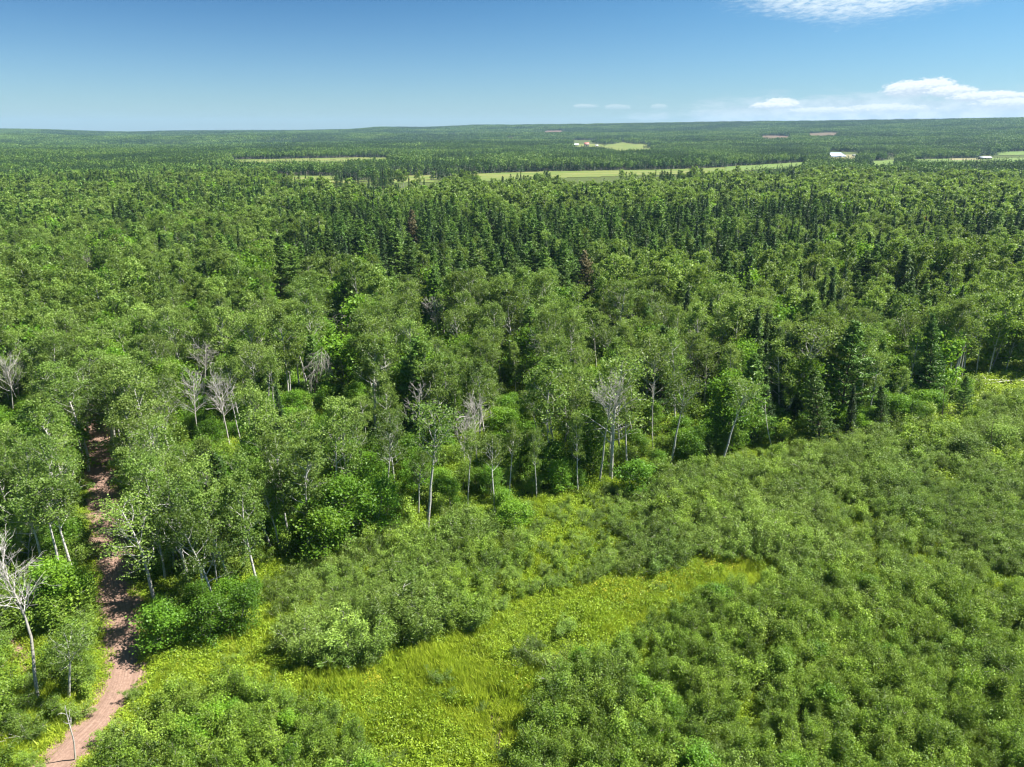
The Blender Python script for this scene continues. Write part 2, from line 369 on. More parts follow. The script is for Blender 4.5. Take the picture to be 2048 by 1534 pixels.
def conifer(seed, Ht, Rc, lod=0, gap=0.62, start=0.2, tuft=0.4, ppw=6, droop=0.0, dens=1.0, power=0.75, flat=0.3, vis=1.0):
    rng = np.random.default_rng(seed); W, L = Geo(), Geo(); k = (6, 5, 4, 3)[lod]
    tr = wander(rng, (0, 0, -0.3), (rng.normal()*0.015, rng.normal()*0.015, 1), Ht+0.3, 6, 0.015, 0.05)
    u = np.linspace(0, 1, len(tr)); r0 = Ht*0.0105; W.tube(tr, r0*(1-0.92*u)+0.006, k, rng.random())
    z = Ht*start; CC = []; AX = []; TT = []
    gap_ = gap*(1, 1.15, 1.5, 2.0)[lod]
    while z < Ht*0.985:
        f = z/Ht; q = (1-f)/(1-start); Lw = Rc*(q**power)*(0.85+0.3*rng.random())+0.15; ang = rng.random()*6.28
        if f < start+0.15: Lw *= 0.75
        nb = max(3, int(ppw*(0.75+0.5*rng.random())))
        for b in range(nb):
            a = ang+6.283*b/nb+rng.normal()*0.22; Lb = Lw*(0.6+0.55*rng.random())
            p0 = np.array([np.interp(f, u, tr[:, 0]), np.interp(f, u, tr[:, 1]), z+rng.normal()*0.08])
            slope = 0.15+0.55*(f**2)-droop
            P = wander(rng, p0, (math.cos(a), math.sin(a), slope), Lb, 3, 0.07, 0.07)
            if lod < 2 or f > 0.5: W.tube(P, np.linspace(0.035*Lb/2+0.012, 0.008, 4), 3, rng.random())
            nt_ = max(2, int(dens*Lb*(15, 7.5, 3.2, 1.5)[lod]))
            tq = 0.18+0.85*rng.random(nt_)**0.75
            base = np.stack([np.interp(tq, np.linspace(0, 1, 4), P[:, c]) for c in range(3)], 1)
            side = np.array([-math.sin(a), math.cos(a), 0]); fw = np.array([math.cos(a), math.sin(a), 0])
            sgn = rng.choice([-1, 1], nt_); off = sgn*rng.random(nt_)*Lb*flat*(1.05-tq*0.55)
            base = base+off[:, None]*side+rng.normal(size=(nt_, 3))*np.array([0.05, 0.05, 0.07])
            ax = fw*0.9+side*sgn[:, None]*0.7+rng.normal(size=(nt_, 3))*0.35+np.array([0, 0, 0.22-droop])
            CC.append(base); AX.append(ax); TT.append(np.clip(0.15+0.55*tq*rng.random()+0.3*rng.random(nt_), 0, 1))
        z += gap_*(0.75+0.5*rng.random())*(0.6+0.6*q)
    C = np.concatenate(CC); A = np.concatenate(AX); T = np.concatenate(TT); n = len(C)
    tf = tuft*(1, 1.35, 2.0, 3.0)[lod]
    nrm = rng.normal(size=(n, 3))*0.55+np.array([0, 0, 0.75])
    s = tf*(0.7+0.6*rng.random(n)); L.leaves(C, s, s*(0.34, 0.38, 0.5, 0.6)[lod]*vis, nrm, T, axis=A)
    nrm2 = rng.normal(size=(n, 3)); L.leaves(C+rng.normal(size=(n, 3))*0.06, s*0.85, s*0.26*vis, nrm2, T*0.9, axis=A+rng.normal(size=(n, 3))*0.5)
    return W, L
def shrub(seed, Ht, Rc, stems, nl, ls, narrow=0.5, spread=0.24, straight=False, per=2):
    rng = np.random.default_rng(seed); W, L = Geo(), Geo(); C = []; cd = []
    for i in range(stems):
        a = rng.random()*6.28; rr = Rc*0.25*rng.random()
        lean = (0.15 if straight else 0.75)*rng.random()
        P = wander(rng, (math.cos(a)*rr, math.sin(a)*rr, -0.1), (math.cos(a)*lean, math.sin(a)*lean, 1), Ht*(0.6+0.5*rng.random()), 6, 0.10, 0.0 if not straight else 0.04)
        W.tube(P, np.linspace(0.035, 0.008, len(P)), 3, rng.random())
        for j in range(2, len(P)):
            for _ in range(per):
                dv = rng.normal(size=3)*np.array([1, 1, 0.5])+np.array([0, 0, 0.7]); e = P[j]+dv/np.linalg.norm(dv)*Rc*(0.12+0.35*rng.random())
                if rng.random() < 0.35: W.tube(np.array([P[j], (P[j]+e)/2+rng.normal(size=3)*0.03, e]), [0.012, 0.009, 0.005], 3, rng.random())
                C.append(e); cd.append(dv/np.linalg.norm(dv))
    C = np.array(C); cd = np.array(cd); w = rng.random(len(C))+0.2+np.clip(C[:, 2]/Ht, 0, 1)*0.7; w /= w.sum(); ci = rng.choice(len(C), nl, p=w); ct = rng.random(len(C))
    g = rng.normal(size=(nl, 3))*spread; pos = C[ci]+g; pos[:, 2] = np.maximum(pos[:, 2], 0.08)
    nrm = rng.normal(size=(nl, 3))*0.7+np.array([0, 0, 0.55])+g*1.2
    s = ls*(0.65+0.7*rng.random(nl))
    L.leaves(pos, s*1.25, s*narrow*1.1, nrm, np.clip(0.2+0.45*ct[ci]+rng.normal(size=nl)*0.18, 0, 1), axis=cd[ci]+rng.normal(size=(nl, 3))*0.6)
    return W, L
def bare_tree(seed, Ht, Rc, start=0.5, limbs=16, droop=0.0, twig=7, broken=False):
    rng = np.random.default_rng(seed); W, B = Geo(), Geo(); r0 = Ht*0.0095
    tr = wander(rng, (0, 0, -0.3), (rng.normal()*0.04, rng.normal()*0.04, 1), Ht*0.93+0.3, 9, 0.05, 0.03)
    u = np.linspace(0, 1, len(tr)); W.tube(tr, r0*(1-0.8*u)+0.01, 7, 0.5); ang = 0
    for i in range(limbs):
        f = start+(0.98-start)*(i+rng.random()*0.6)/limbs; p0 = np.array([np.interp(f, u, tr[:, j]) for j in range(3)]); ang += 2.4+rng.normal()*0.3
        Lb = Rc*(0.7+0.7*rng.random())*(1.25-0.55*(f-start)/(1-start)); e = 1.0*(0.6+0.7*rng.random())-droop*2.2
        P = wander(rng, p0, (math.cos(ang), math.sin(ang), e), Lb, 5, 0.15, 0.07-droop*0.35); rb = r0*(1-0.8*f)*0.42+0.010
        B.tube(P, np.linspace(rb, 0.012, len(P)), 4, 0.5)
        for j in range(twig):
            q = 0.25+0.7*(j+rng.random())/twig; b = np.array([np.interp(q, np.linspace(0, 1, len(P)), P[:, c]) for c in range(3)])
            dv = (P[-1]-P[0])/Lb+rng.normal(size=3)*0.5+np.array([0, 0, 0.25-droop]); S_ = wander(rng, b, dv, Lb*(0.3+0.4*rng.random()), 3, 0.16, 0.05-droop*0.2)
            B.tube(S_, np.linspace(rb*0.45+0.004, 0.009, 4), 3, 0.5)
            for t_ in range(3):
                b2 = S_[1+rng.integers(0, 3)]; dv2 = (S_[-1]-S_[0])*1.5+rng.normal(size=3)*0.5
                B.tube(wander(rng, b2, dv2, Lb*0.22, 2, 0.1, 0), [0.011, 0.009, 0.006], 3, 0.5)
    return W, B

# variants: meshes for the single trees, joined meshes for the uncountable rest
KIND = {}
def register(kind, bark, leaf, lods):
    """lods: one list of (wood, leaf) geometry pairs per level of detail"""
    coll = bpy.data.collections.new(kind+'_sources'); K_ = {'coll': coll, 'n': [len(l) for l in lods], 'pairs': []}
    for li, lst in enumerate(lods):
        for vi, (w, l) in enumerate(lst):
            jm = join('%s_mass' % kind, (w, l), [MAT[bark], MAT[leaf]])
            o = bpy.data.objects.new('%s_source_%d%02d' % (kind, li, vi), jm); coll.objects.link(o)
            if li <= 1: K_['pairs'].append((li, w.mesh(kind+'_trunk', [MAT[bark]], True), l.mesh(kind+'_crown', [MAT[leaf]])))
    KIND[kind] = K_
def lodset(fn, n, lods): return [[fn(100*li+7*v+3, v, li) for v in range(n[li])] for li in lods]
register('aspen', 'bark_white', 'aspen', [
    [broadleaf(11+v, 15.0+1.4*(v % 3), 2.1+0.25*(v % 4), (5600, 4200, 5000)[v % 3], 0.175, 0.38+0.06*(v % 3), 19, 0, spread=0.30, wood=1.15) for v in range(8)] +
    [broadleaf(91, 15.0, 3.0, 3300, 0.17, 0.34, 22, 0, spread=0.34, wood=1.35), broadleaf(92, 15.0, 2.6, 2300, 0.19, 0.60, 18, 0, spread=0.34, wood=1.35), broadleaf(93, 15.5, 2.4, 2600, 0.19, 0.62, 18, 0, spread=0.32, wood=1.3)],
    [broadleaf(41+v, 15.0+1.4*(v % 3), 2.2+0.25*(v % 4), 2500, 0.28, 0.38, 16, 1, spread=0.36) for v in range(6)],
    [broadleaf(71+v, 15.0+1.2*(v % 3), 2.4, 900, 0.50, 0.38, 12, 2, spread=0.5) for v in range(4)]])
register('maple', 'bark_grey', 'maple', [
    [broadleaf(111+v, 9.0+1.0*(v % 3), 2.6, 6000, 0.24, 0.12, 24, 0, up=0.55, spread=0.5) for v in range(3)],
    [broadleaf(131+v, 11.0, 3.0, 2200, 0.42, 0.2, 18, 1, up=0.55, spread=0.55) for v in range(3)],
    [broadleaf(151+v, 12.0, 3.4, 700, 0.75, 0.25, 12, 2, up=0.55, spread=0.6) for v in range(2)]])
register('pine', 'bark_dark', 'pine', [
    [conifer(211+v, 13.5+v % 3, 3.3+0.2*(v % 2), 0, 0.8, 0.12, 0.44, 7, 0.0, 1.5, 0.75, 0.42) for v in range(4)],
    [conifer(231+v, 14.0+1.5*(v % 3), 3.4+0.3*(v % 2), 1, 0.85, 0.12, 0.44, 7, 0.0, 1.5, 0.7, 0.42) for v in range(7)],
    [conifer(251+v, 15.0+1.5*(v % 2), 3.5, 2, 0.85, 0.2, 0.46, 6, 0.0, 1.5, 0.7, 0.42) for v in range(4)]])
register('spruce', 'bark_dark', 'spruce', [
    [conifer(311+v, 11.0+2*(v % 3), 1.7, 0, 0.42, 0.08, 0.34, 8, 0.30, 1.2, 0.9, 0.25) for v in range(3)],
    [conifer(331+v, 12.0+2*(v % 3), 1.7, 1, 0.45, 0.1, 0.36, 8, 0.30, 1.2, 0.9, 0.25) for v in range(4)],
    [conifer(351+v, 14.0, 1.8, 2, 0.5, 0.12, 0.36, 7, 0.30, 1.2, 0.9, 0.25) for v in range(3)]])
register('willow', 'dead', 'willow', [
    [shrub(411+v, 3.2+0.3*(v % 3), 1.9, 11, 3900, 0.14, 0.5, 0.18) for v in range(5)],
    [shrub(431+v, 3.2, 1.9, 9, 2400, 0.175, 0.5, 0.22) for v in range(3)]])
register('sapling', 'bark_grey', 'sapling', [
    [shrub(511+v, 3.0+0.4*(v % 3), 0.9+0.25*(v % 3), 4+v % 3, 1900+300*(v % 3), 0.105, 0.66, 0.16+0.03*(v % 2), True, 3) for v in range(8)],
    [shrub(531+v, 3.0, 1.0, 5, 1100, 0.15, 0.7, 0.18, True, 3) for v in range(3)]])

def grass_patch(seed, n, h, spread, w, lean=0.35, cl=9):
    rng = np.random.default_rng(seed); G = Geo()
    cc = rng.uniform(-spread, spread, (cl, 2)); ch = 0.6+0.8*rng.random(cl); ci = rng.integers(0, cl, n)
    base = np.where(rng.random(n)[:, None] < 0.7, cc[ci]+rng.normal(size=(n, 2))*0.16, rng.uniform(-spread*1.15, spread*1.15, (n, 2)))
    hh = h*ch[ci]*(0.5+0.6*rng.random(n)); d = rng.normal(size=(n, 2))*lean
    a = rng.random(n)*3.1416; wx, wy = np.cos(a)*w*(0.7+0.6*rng.random(n)), np.sin(a)*w
    z0 = np.zeros(n)-0.03
    mid = np.stack([base[:, 0]+d[:, 0]*hh*0.4, base[:, 1]+d[:, 1]*hh*0.4, hh*0.62], 1)
    W_ = np.stack([wx, wy, np.zeros(n)], 1)/2
    V = np.stack([np.stack([base[:, 0], base[:, 1], z0], 1), mid+W_, np.stack([base[:, 0]+d[:, 0]*hh, base[:, 1]+d[:, 1]*hh, hh], 1), mid-W_], 1).reshape(-1, 3)
    G.add(V, np.arange(4*n).reshape(n, 4), np.repeat(np.clip(0.2+0.5*ch[ci]*0.6+0.3*rng.random(n), 0, 1), 4), 0)
    return G
def forb_patch(seed, n, h, spread, ls, narrow=0.6, flower=0):
    rng = np.random.default_rng(seed); G = Geo(); F = Geo(); cl = 12
    cc = rng.uniform(-spread, spread, (cl, 2)); ch = h*(0.45+0.7*rng.random(cl)); ci = rng.integers(0, cl, n)
    pos = np.concatenate([cc[ci]+rng.normal(size=(n, 2))*0.22, (ch[ci]*rng.random(n)**0.6)[:, None]], 1)
    s = ls*(0.6+0.8*rng.random(n)); nrm = rng.normal(size=(n, 3))*0.6+np.array([0, 0, 0.9])
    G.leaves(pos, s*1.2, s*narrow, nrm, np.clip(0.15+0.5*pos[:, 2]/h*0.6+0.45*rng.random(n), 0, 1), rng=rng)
    if flower:
        k = rng.integers(0, cl, flower); q = np.concatenate([cc[k]+rng.normal(size=(flower, 2))*0.18, (ch[k]+0.1+rng.random(flower)*0.12)[:, None]], 1)
        F.leaves(q, 0.09, 0.07, rng.normal(size=(flower, 3))*0.4+np.array([0, 0, 1]), rng.random(flower), rng=rng)
    return G, F
def src(kind, lst):
    coll = bpy.data.collections.new(kind+'_sources')
    for i, me in enumerate(lst): coll.objects.link(bpy.data.objects.new('%s_source_%02d' % (kind, i), me))
    KIND[kind] = {'coll': coll, 'n': [len(lst)]}
src('grass', [grass_patch(600+i, 420, 0.55+0.1*(i % 3), 1.0, 0.055).mesh('grass', [MAT['grass']]) for i in range(6)])
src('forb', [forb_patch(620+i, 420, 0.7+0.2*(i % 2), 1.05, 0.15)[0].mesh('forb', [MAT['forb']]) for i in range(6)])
src('goldenrod', [join('goldenrod', forb_patch(640+i, 240, 0.75, 0.95, 0.14, 0.4, 60), [MAT['grass'], MAT['flower']]) for i in range(3)])

# far woodland: clumps of small trees, one source per mix
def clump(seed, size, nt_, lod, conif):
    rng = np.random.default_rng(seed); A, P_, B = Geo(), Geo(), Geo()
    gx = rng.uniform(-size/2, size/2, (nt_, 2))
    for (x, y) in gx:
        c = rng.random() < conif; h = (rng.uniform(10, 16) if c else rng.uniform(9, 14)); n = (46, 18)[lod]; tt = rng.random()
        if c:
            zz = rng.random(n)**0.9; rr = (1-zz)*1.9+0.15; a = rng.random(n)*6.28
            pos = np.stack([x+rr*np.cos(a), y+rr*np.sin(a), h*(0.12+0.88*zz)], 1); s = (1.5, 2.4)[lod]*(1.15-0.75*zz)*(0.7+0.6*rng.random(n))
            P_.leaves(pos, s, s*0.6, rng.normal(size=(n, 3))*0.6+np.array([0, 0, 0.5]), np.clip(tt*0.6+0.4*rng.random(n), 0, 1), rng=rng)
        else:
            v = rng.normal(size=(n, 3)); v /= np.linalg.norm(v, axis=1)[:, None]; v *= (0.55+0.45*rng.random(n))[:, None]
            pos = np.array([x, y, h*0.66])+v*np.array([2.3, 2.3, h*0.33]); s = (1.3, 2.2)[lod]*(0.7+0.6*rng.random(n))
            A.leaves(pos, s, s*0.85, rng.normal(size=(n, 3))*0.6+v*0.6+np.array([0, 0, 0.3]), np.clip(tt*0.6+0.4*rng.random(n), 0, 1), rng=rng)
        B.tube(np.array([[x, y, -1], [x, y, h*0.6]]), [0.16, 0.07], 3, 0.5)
    return join('woodland', (B, A, P_), [MAT['bark_grey'], MAT['far_leaf_shaded'], MAT['far_needle']])
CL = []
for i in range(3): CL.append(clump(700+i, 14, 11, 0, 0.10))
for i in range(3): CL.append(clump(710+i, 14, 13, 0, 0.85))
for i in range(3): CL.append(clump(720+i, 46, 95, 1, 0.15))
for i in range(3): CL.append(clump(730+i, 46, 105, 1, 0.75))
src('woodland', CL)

def scatter(name, kind, P, rot, scl, idx, **props):
    """one object: copies of the sources of a kind on the given points"""
    n = len(P); me = bpy.data.meshes.new(name); me.vertices.add(n); me.vertices.foreach_set('co', np.asarray(P, np.float32).ravel())
    for nm, ty, arr, f in (('rot', 'FLOAT_VECTOR', rot, 'vector'), ('scl', 'FLOAT_VECTOR', scl, 'vector'), ('idx', 'INT', idx, 'value')):
        a = me.attributes.new(nm, ty, 'POINT'); a.data.foreach_set(f, np.asarray(arr, np.int32 if ty == 'INT' else np.float32).ravel())
    o = bpy.data.objects.new(name, me); COL.objects.link(o)
    ng = bpy.data.node_groups.new(name+'_nodes', 'GeometryNodeTree')
    ng.interface.new_socket('Geometry', in_out='INPUT', socket_type='NodeSocketGeometry'); ng.interface.new_socket('Geometry', in_out='OUTPUT', socket_type='NodeSocketGeometry')
    gi, go = ng.nodes.new('NodeGroupInput'), ng.nodes.new('NodeGroupOutput')
    ip = ng.nodes.new('GeometryNodeInstanceOnPoints'); ci = ng.nodes.new('GeometryNodeCollectionInfo')
    ci.inputs['Collection'].default_value = KIND[kind]['coll']; ci.inputs['Separate Children'].default_value = True; ci.inputs['Reset Children'].default_value = True
    ip.inputs['Pick Instance'].default_value = True
    def na(nm, ty):
        k = ng.nodes.new('GeometryNodeInputNamedAttribute'); k.data_type = ty; k.inputs['Name'].default_value = nm; return k.outputs['Attribute']
    ng.links.new(gi.outputs[0], ip.inputs['Points']); ng.links.new(ci.outputs[0], ip.inputs['Instance'])
    ng.links.new(na('idx', 'INT'), ip.inputs['Instance Index']); ng.links.new(na('rot', 'FLOAT_VECTOR'), ip.inputs['Rotation']); ng.links.new(na('scl', 'FLOAT_VECTOR'), ip.inputs['Scale'])
    ng.links.new(ip.outputs[0], go.inputs[0])
    md = o.modifiers.new('scatter', 'NODES'); md.node_group = ng
    set_props(o, kind='stuff', **props)
    return o
# ------------------------------------------------------------------ ground, road, fields
nr, na_ = 210, 640
rr = np.concatenate([[0.0], np.geomspace(3.0, 9000.0, nr)]); aa = np.arange(na_)*2*math.pi/na_
gx = rr[:, None]*np.sin(aa)[None, :]; gy = rr[:, None]*np.cos(aa)[None, :]
gz = hgt(gx, gy); gz[0] = gz[0, 0]
V = np.stack([gx, gy, gz], -1).reshape(-1, 3)
i = np.arange(nr)[:, None]*na_; j = np.arange(na_)[None, :]; j2 = (j+1) % na_
Q = np.stack([i+j, i+na_+j, i+na_+j2, i+j2], -1).reshape(-1, 4)
m, nt = new_mat('forest_ground')
g = N(nt, 'ShaderNodeNewGeometry')
def nz(scale, detail=5, rough=0.6):
    n = N(nt, 'ShaderNodeTexNoise'); nt.links.new(g.outputs['Position'], n.inputs['Vector'])
    n.inputs['Scale'].default_value = scale; n.inputs['Detail'].default_value = detail; n.inputs['Roughness'].default_value = rough; return n.outputs[0]
c = mixc(nt, smooth(nt, nz(2.2), 0.35, 0.65), (0.040, 0.052, 0.018), (0.085, 0.115, 0.026))
c = mixc(nt, smooth(nt, nz(0.5), 0.52, 0.68), c, (0.095, 0.078, 0.045))
c = mixc(nt, smooth(nt, nz(0.09, 3), 0.45, 0.62), c, (0.070, 0.100, 0.026))
b = N(nt, 'ShaderNodeBump'); b.inputs['Strength'].default_value = 0.8; b.inputs['Distance'].default_value = 0.15; nt.links.new(nz(3.0, 8), b.inputs['Height'])
p = N(nt, 'ShaderNodeBsdfPrincipled'); p.inputs['Roughness'].default_value = 0.95; p.inputs['Specular IOR Level'].default_value = 0.1
nt.links.new(c, p.inputs['Base Color']); nt.links.new(b.outputs[0], p.inputs['Normal']); finish(nt, p.outputs[0])
MAT['ground'] = m
ground = bpy.data.objects.new('ground', mesh_quads('ground', V, Q, [m], smooth_=True)); COL.objects.link(ground)
set_props(ground, kind='structure')

ROAD_PX = [(20, 1600), (70, 1560), (108, 1530), (150, 1490), (196, 1445), (228, 1400), (246, 1350), (250, 1300), (246, 1250), (233, 1180), (221, 1100), (211, 1030), (205, 970), (201, 920), (198, 870), (195, 800), (190, 700)]
rp = np.array([ground_at(*q)[:2] for q in ROAD_PX])
def catmull(P, n=16):
    P = np.vstack([2*P[0]-P[1], P, 2*P[-1]-P[-2]]); out = []
    for k in range(1, len(P)-2):
        t = np.linspace(0, 1, n, endpoint=False)[:, None]; a, b_, c_, d_ = P[k-1], P[k], P[k+1], P[k+2]
        out.append(0.5*((2*b_)+(-a+c_)*t+(2*a-5*b_+4*c_-d_)*t**2+(-a+3*b_-3*c_+d_)*t**3))
    return np.vstack(out+[P[-2][None]])
RL = catmull(rp)
def polydist(x, y, L):
    d = np.full(np.shape(x), 1e9)
    for k in range(len(L)-1):
        a, b_ = L[k], L[k+1]; e = b_-a; l2 = e@e+1e-9
        t = np.clip(((x-a[0])*e[0]+(y-a[1])*e[1])/l2, 0, 1); d = np.minimum(d, np.hypot(x-a[0]-t*e[0], y-a[1]-t*e[1]))
    return d
def strip(name, L, half, off, mat, rut=0.0, rag=0.25, seed=1, step=0.45):
    seg = np.concatenate([[0], np.cumsum(np.linalg.norm(np.diff(L, axis=0), axis=1))]); s = np.arange(0, seg[-1], step)
    c_ = np.stack([np.interp(s, seg, L[:, 0]), np.interp(s, seg, L[:, 1])], 1); t = np.gradient(c_, axis=0); t /= np.linalg.norm(t, axis=1)[:, None]
    nn = np.stack([t[:, 1], -t[:, 0]], 1); K_ = 21; u = np.linspace(-1, 1, K_)
    wl = half*(1+rag*(vnoise(s/1.7, s*0+seed, 3)-0.5)*2+rag*0.6*(vnoise(s/0.5, s*0+seed, 4)-0.5)); wr = half*(1+rag*(vnoise(s/1.9, s*0+seed+5, 3)-0.5)*2+rag*0.6*(vnoise(s/0.5, s*0+seed, 8)-0.5))
    w = np.where(u[None, :] < 0, wl[:, None], wr[:, None])*u[None, :]
    x = c_[:, 0:1]+nn[:, 0:1]*w; y = c_[:, 1:2]+nn[:, 1:2]*w
    z = hgt(x, y)+off-np.clip(np.abs(u)-0.85, 0, 1)[None, :]*off*7
    for q in (-0.42, 0.42): z = z-rut*np.exp(-((u[None, :]-q)/0.13)**2)*(0.6+0.8*vnoise(x/3, y/3, 6))
    V = np.stack([x, y, z], -1).reshape(-1, 3); i = np.arange(len(s)-1)[:, None]*K_; j = np.arange(K_-1)[None, :]
    Q = np.stack([i+j, i+j+1, i+K_+j+1, i+K_+j], -1).reshape(-1, 4)
    U = np.broadcast_to(u[None, :], x.shape).ravel(); SS = np.broadcast_to(s[:, None], x.shape).ravel()
    o = bpy.data.objects.new(name, mesh_quads(name, V, Q, [mat], smooth_=True, uv={'across': U, 'along': SS})); COL.objects.link(o)
    return set_props(o, kind='structure')
m, nt = new_mat('dirt')
g = N(nt, 'ShaderNodeNewGeometry'); ac = N(nt, 'ShaderNodeAttribute', attribute_name='across').outputs['Fac']; al = N(nt, 'ShaderNodeAttribute', attribute_name='along').outputs['Fac']
cx = N(nt, 'ShaderNodeCombineXYZ'); nt.links.new(M(nt, 'MULTIPLY', ac, 9.0), cx.inputs[0]); nt.links.new(M(nt, 'MULTIPLY', al, 0.16), cx.inputs[1])
n1 = N(nt, 'ShaderNodeTexNoise'); nt.links.new(cx.outputs[0], n1.inputs[0]); n1.inputs['Scale'].default_value = 1.5; n1.inputs['Detail'].default_value = 5
c = mixc(nt, smooth(nt, M(nt, 'ADD', M(nt, 'MULTIPLY', n1.outputs[0], 0.45), M(nt, 'MULTIPLY', nz(4.5, 7, 0.7), 0.55)), 0.38, 0.62), (0.20, 0.128, 0.096), (0.285, 0.190, 0.145))
for q_ in (-0.42, 0.42):
    rk = M(nt, 'SUBTRACT', 1.0, M(nt, 'MULTIPLY', M(nt, 'ABSOLUTE', M(nt, 'SUBTRACT', ac, q_)), 5.5), clamp=True)
    c = mixc(nt, M(nt, 'MULTIPLY', rk, M(nt, 'MULTIPLY', nz(0.35, 3), 0.9)), c, (0.175, 0.112, 0.085))
c = mixc(nt, M(nt, 'MULTIPLY', smooth(nt, nz(1.2), 0.5, 0.7), 0.5), c, (0.15, 0.095, 0.070))
c = mixc(nt, M(nt, 'MULTIPLY', smooth(nt, nz(9.0, 3), 0.6, 0.72), 0.6), c, (0.24, 0.17, 0.14))
c = mixc(nt, M(nt, 'MULTIPLY', smooth(nt, M(nt, 'ADD', M(nt, 'ABSOLUTE', ac), M(nt, 'MULTIPLY', M(nt, 'SUBTRACT', nz(1.6), 0.5), 0.7)), 0.78, 1.02), 0.55), c, (0.15, 0.14, 0.06))
b = N(nt, 'ShaderNodeBump'); b.inputs['Strength'].default_value = 0.7; b.inputs['Distance'].default_value = 0.06; nt.links.new(M(nt, 'ADD', nz(5.0, 6), n1.outputs[0]), b.inputs['Height'])
p = N(nt, 'ShaderNodeBsdfPrincipled'); p.inputs['Roughness'].default_value = 0.95; p.inputs['Specular IOR Level'].default_value = 0.1
nt.links.new(c, p.inputs['Base Color']); nt.links.new(b.outputs[0], p.inputs['Normal']); finish(nt, p.outputs[0]); MAT['dirt'] = m
strip('dirt_road', RL, 2.1, 0.10, MAT['dirt'], rut=0.035, rag=0.12)
TRAIL = catmull(np.array([ground_at(*q)[:2] for q in [(985, 1385), (996, 1430), (1000, 1480), (1008, 1540), (1014, 1590)]]))
strip('footpath', TRAIL, 0.16, 0.03, MAT['dirt'], rag=0.7, seed=3)
PATCH = [((15, 1285), (62, 1318), 1.6), ((24, 1338), (66, 1345), 0.7), ((100, 1290), (185, 1296), 0.5), ((95, 1545), (115, 1500), 1.2)]
PL = []
for k, (a, b_, w) in enumerate(PATCH):
    L_ = np.array([ground_at(*a)[:2], ground_at(*b_)[:2]]); PL.append((L_, w)); strip('bare_soil', L_, w, 0.04, MAT['dirt'], rag=0.5, seed=20+k)

FIELD = {
 'hay': ((0.165, 0.175, 0.055), (0.105, 0.15, 0.034)), 'green': ((0.095, 0.155, 0.034), (0.13, 0.175, 0.05)), 'red': ((0.15, 0.098, 0.075), (0.10, 0.09, 0.05)), 'tan': ((0.225, 0.205, 0.11), (0.19, 0.185, 0.085))}
def field_mat(k):
    m, nt_ = new_mat('field_'+k); g = N(nt_, 'ShaderNodeNewGeometry'); mp = N(nt_, 'ShaderNodeMapping'); nt_.links.new(g.outputs['Position'], mp.inputs[0]); mp.inputs['Scale'].default_value = (0.012, 0.03, 0.01)
    n = N(nt_, 'ShaderNodeTexNoise'); nt_.links.new(mp.outputs[0], n.inputs[0]); n.inputs['Scale'].default_value = 1.0; n.inputs['Detail'].default_value = 8; n.inputs['Roughness'].default_value = 0.65
    c_ = mixc(nt_, smooth(nt_, n.outputs[0], 0.38, 0.6), *FIELD[k]); p = N(nt_, 'ShaderNodeBsdfPrincipled'); nt_.links.new(c_, p.inputs['Base Color']); p.inputs['Roughness'].default_value = 0.95; p.inputs['Specular IOR Level'].default_value = 0.1
    finish(nt_, p.outputs[0]); return m
FM = {k: field_mat(k) for k in FIELD}
FIELDS = [
 ('hay', [(535, 351), (640, 352), (830, 352), (940, 348), (1100, 343), (1350, 339), (1470, 334), (1570, 333), (1570, 337), (1450, 345), (1300, 351), (1100, 357), (1000, 362), (750, 367), (540, 364)]),
 ('hay', [(452, 320), (620, 317), (720, 315), (845, 316), (1000, 313), (1000, 317), (845, 319), (700, 322), (690, 325), (460, 326)]),
 ('tan', [(0, 316.5), (190, 318), (190, 321), (0, 319.5)]),
 ('hay', [(1215, 288), (1245, 284), (1310, 292), (1306, 300), (1240, 303), (1205, 296)]),
 ('hay', [(1128, 288), (1205, 288), (1210, 295), (1130, 294)]),
 ('green', [(1450, 334), (1620, 324), (1625, 328), (1570, 338), (1450, 343)]),
 ('tan', [(1655, 309), (1722, 310), (1722, 318), (1655, 319)]),
 ('green', [(1660, 296), (1680, 296), (1682, 303), (1660, 303)]),
 ('green', [(1735, 323), (1800, 320), (1798, 332), (1740, 332)]),
 ('green', [(1815, 319), (2048, 316), (2200, 315), (2200, 323), (1960, 324), (1820, 325)]),
 ('tan', [(1900, 317), (1960, 317), (1960, 321), (1900, 321)]),
 ('green', [(1982, 304), (2048, 303), (2200, 302), (2200, 309), (2000, 311)]),
 ('tan', [(1768, 307), (1800, 307), (1800, 311), (1768, 311)]),
 ('tan', [(1023, 269), (1040, 269), (1040, 279), (1023, 279)]),
 ('red', [(1505, 273), (1545, 271), (1588, 273), (1588, 277), (1545, 280), (1512, 279)]),
 ('red', [(1600, 268), (1660, 265), (1690, 266), (1680, 271), (1605, 273)]),
 ('red', [(1085, 262), (1130, 261), (1130, 266), (1085, 267)]),
]
FWORLD = []
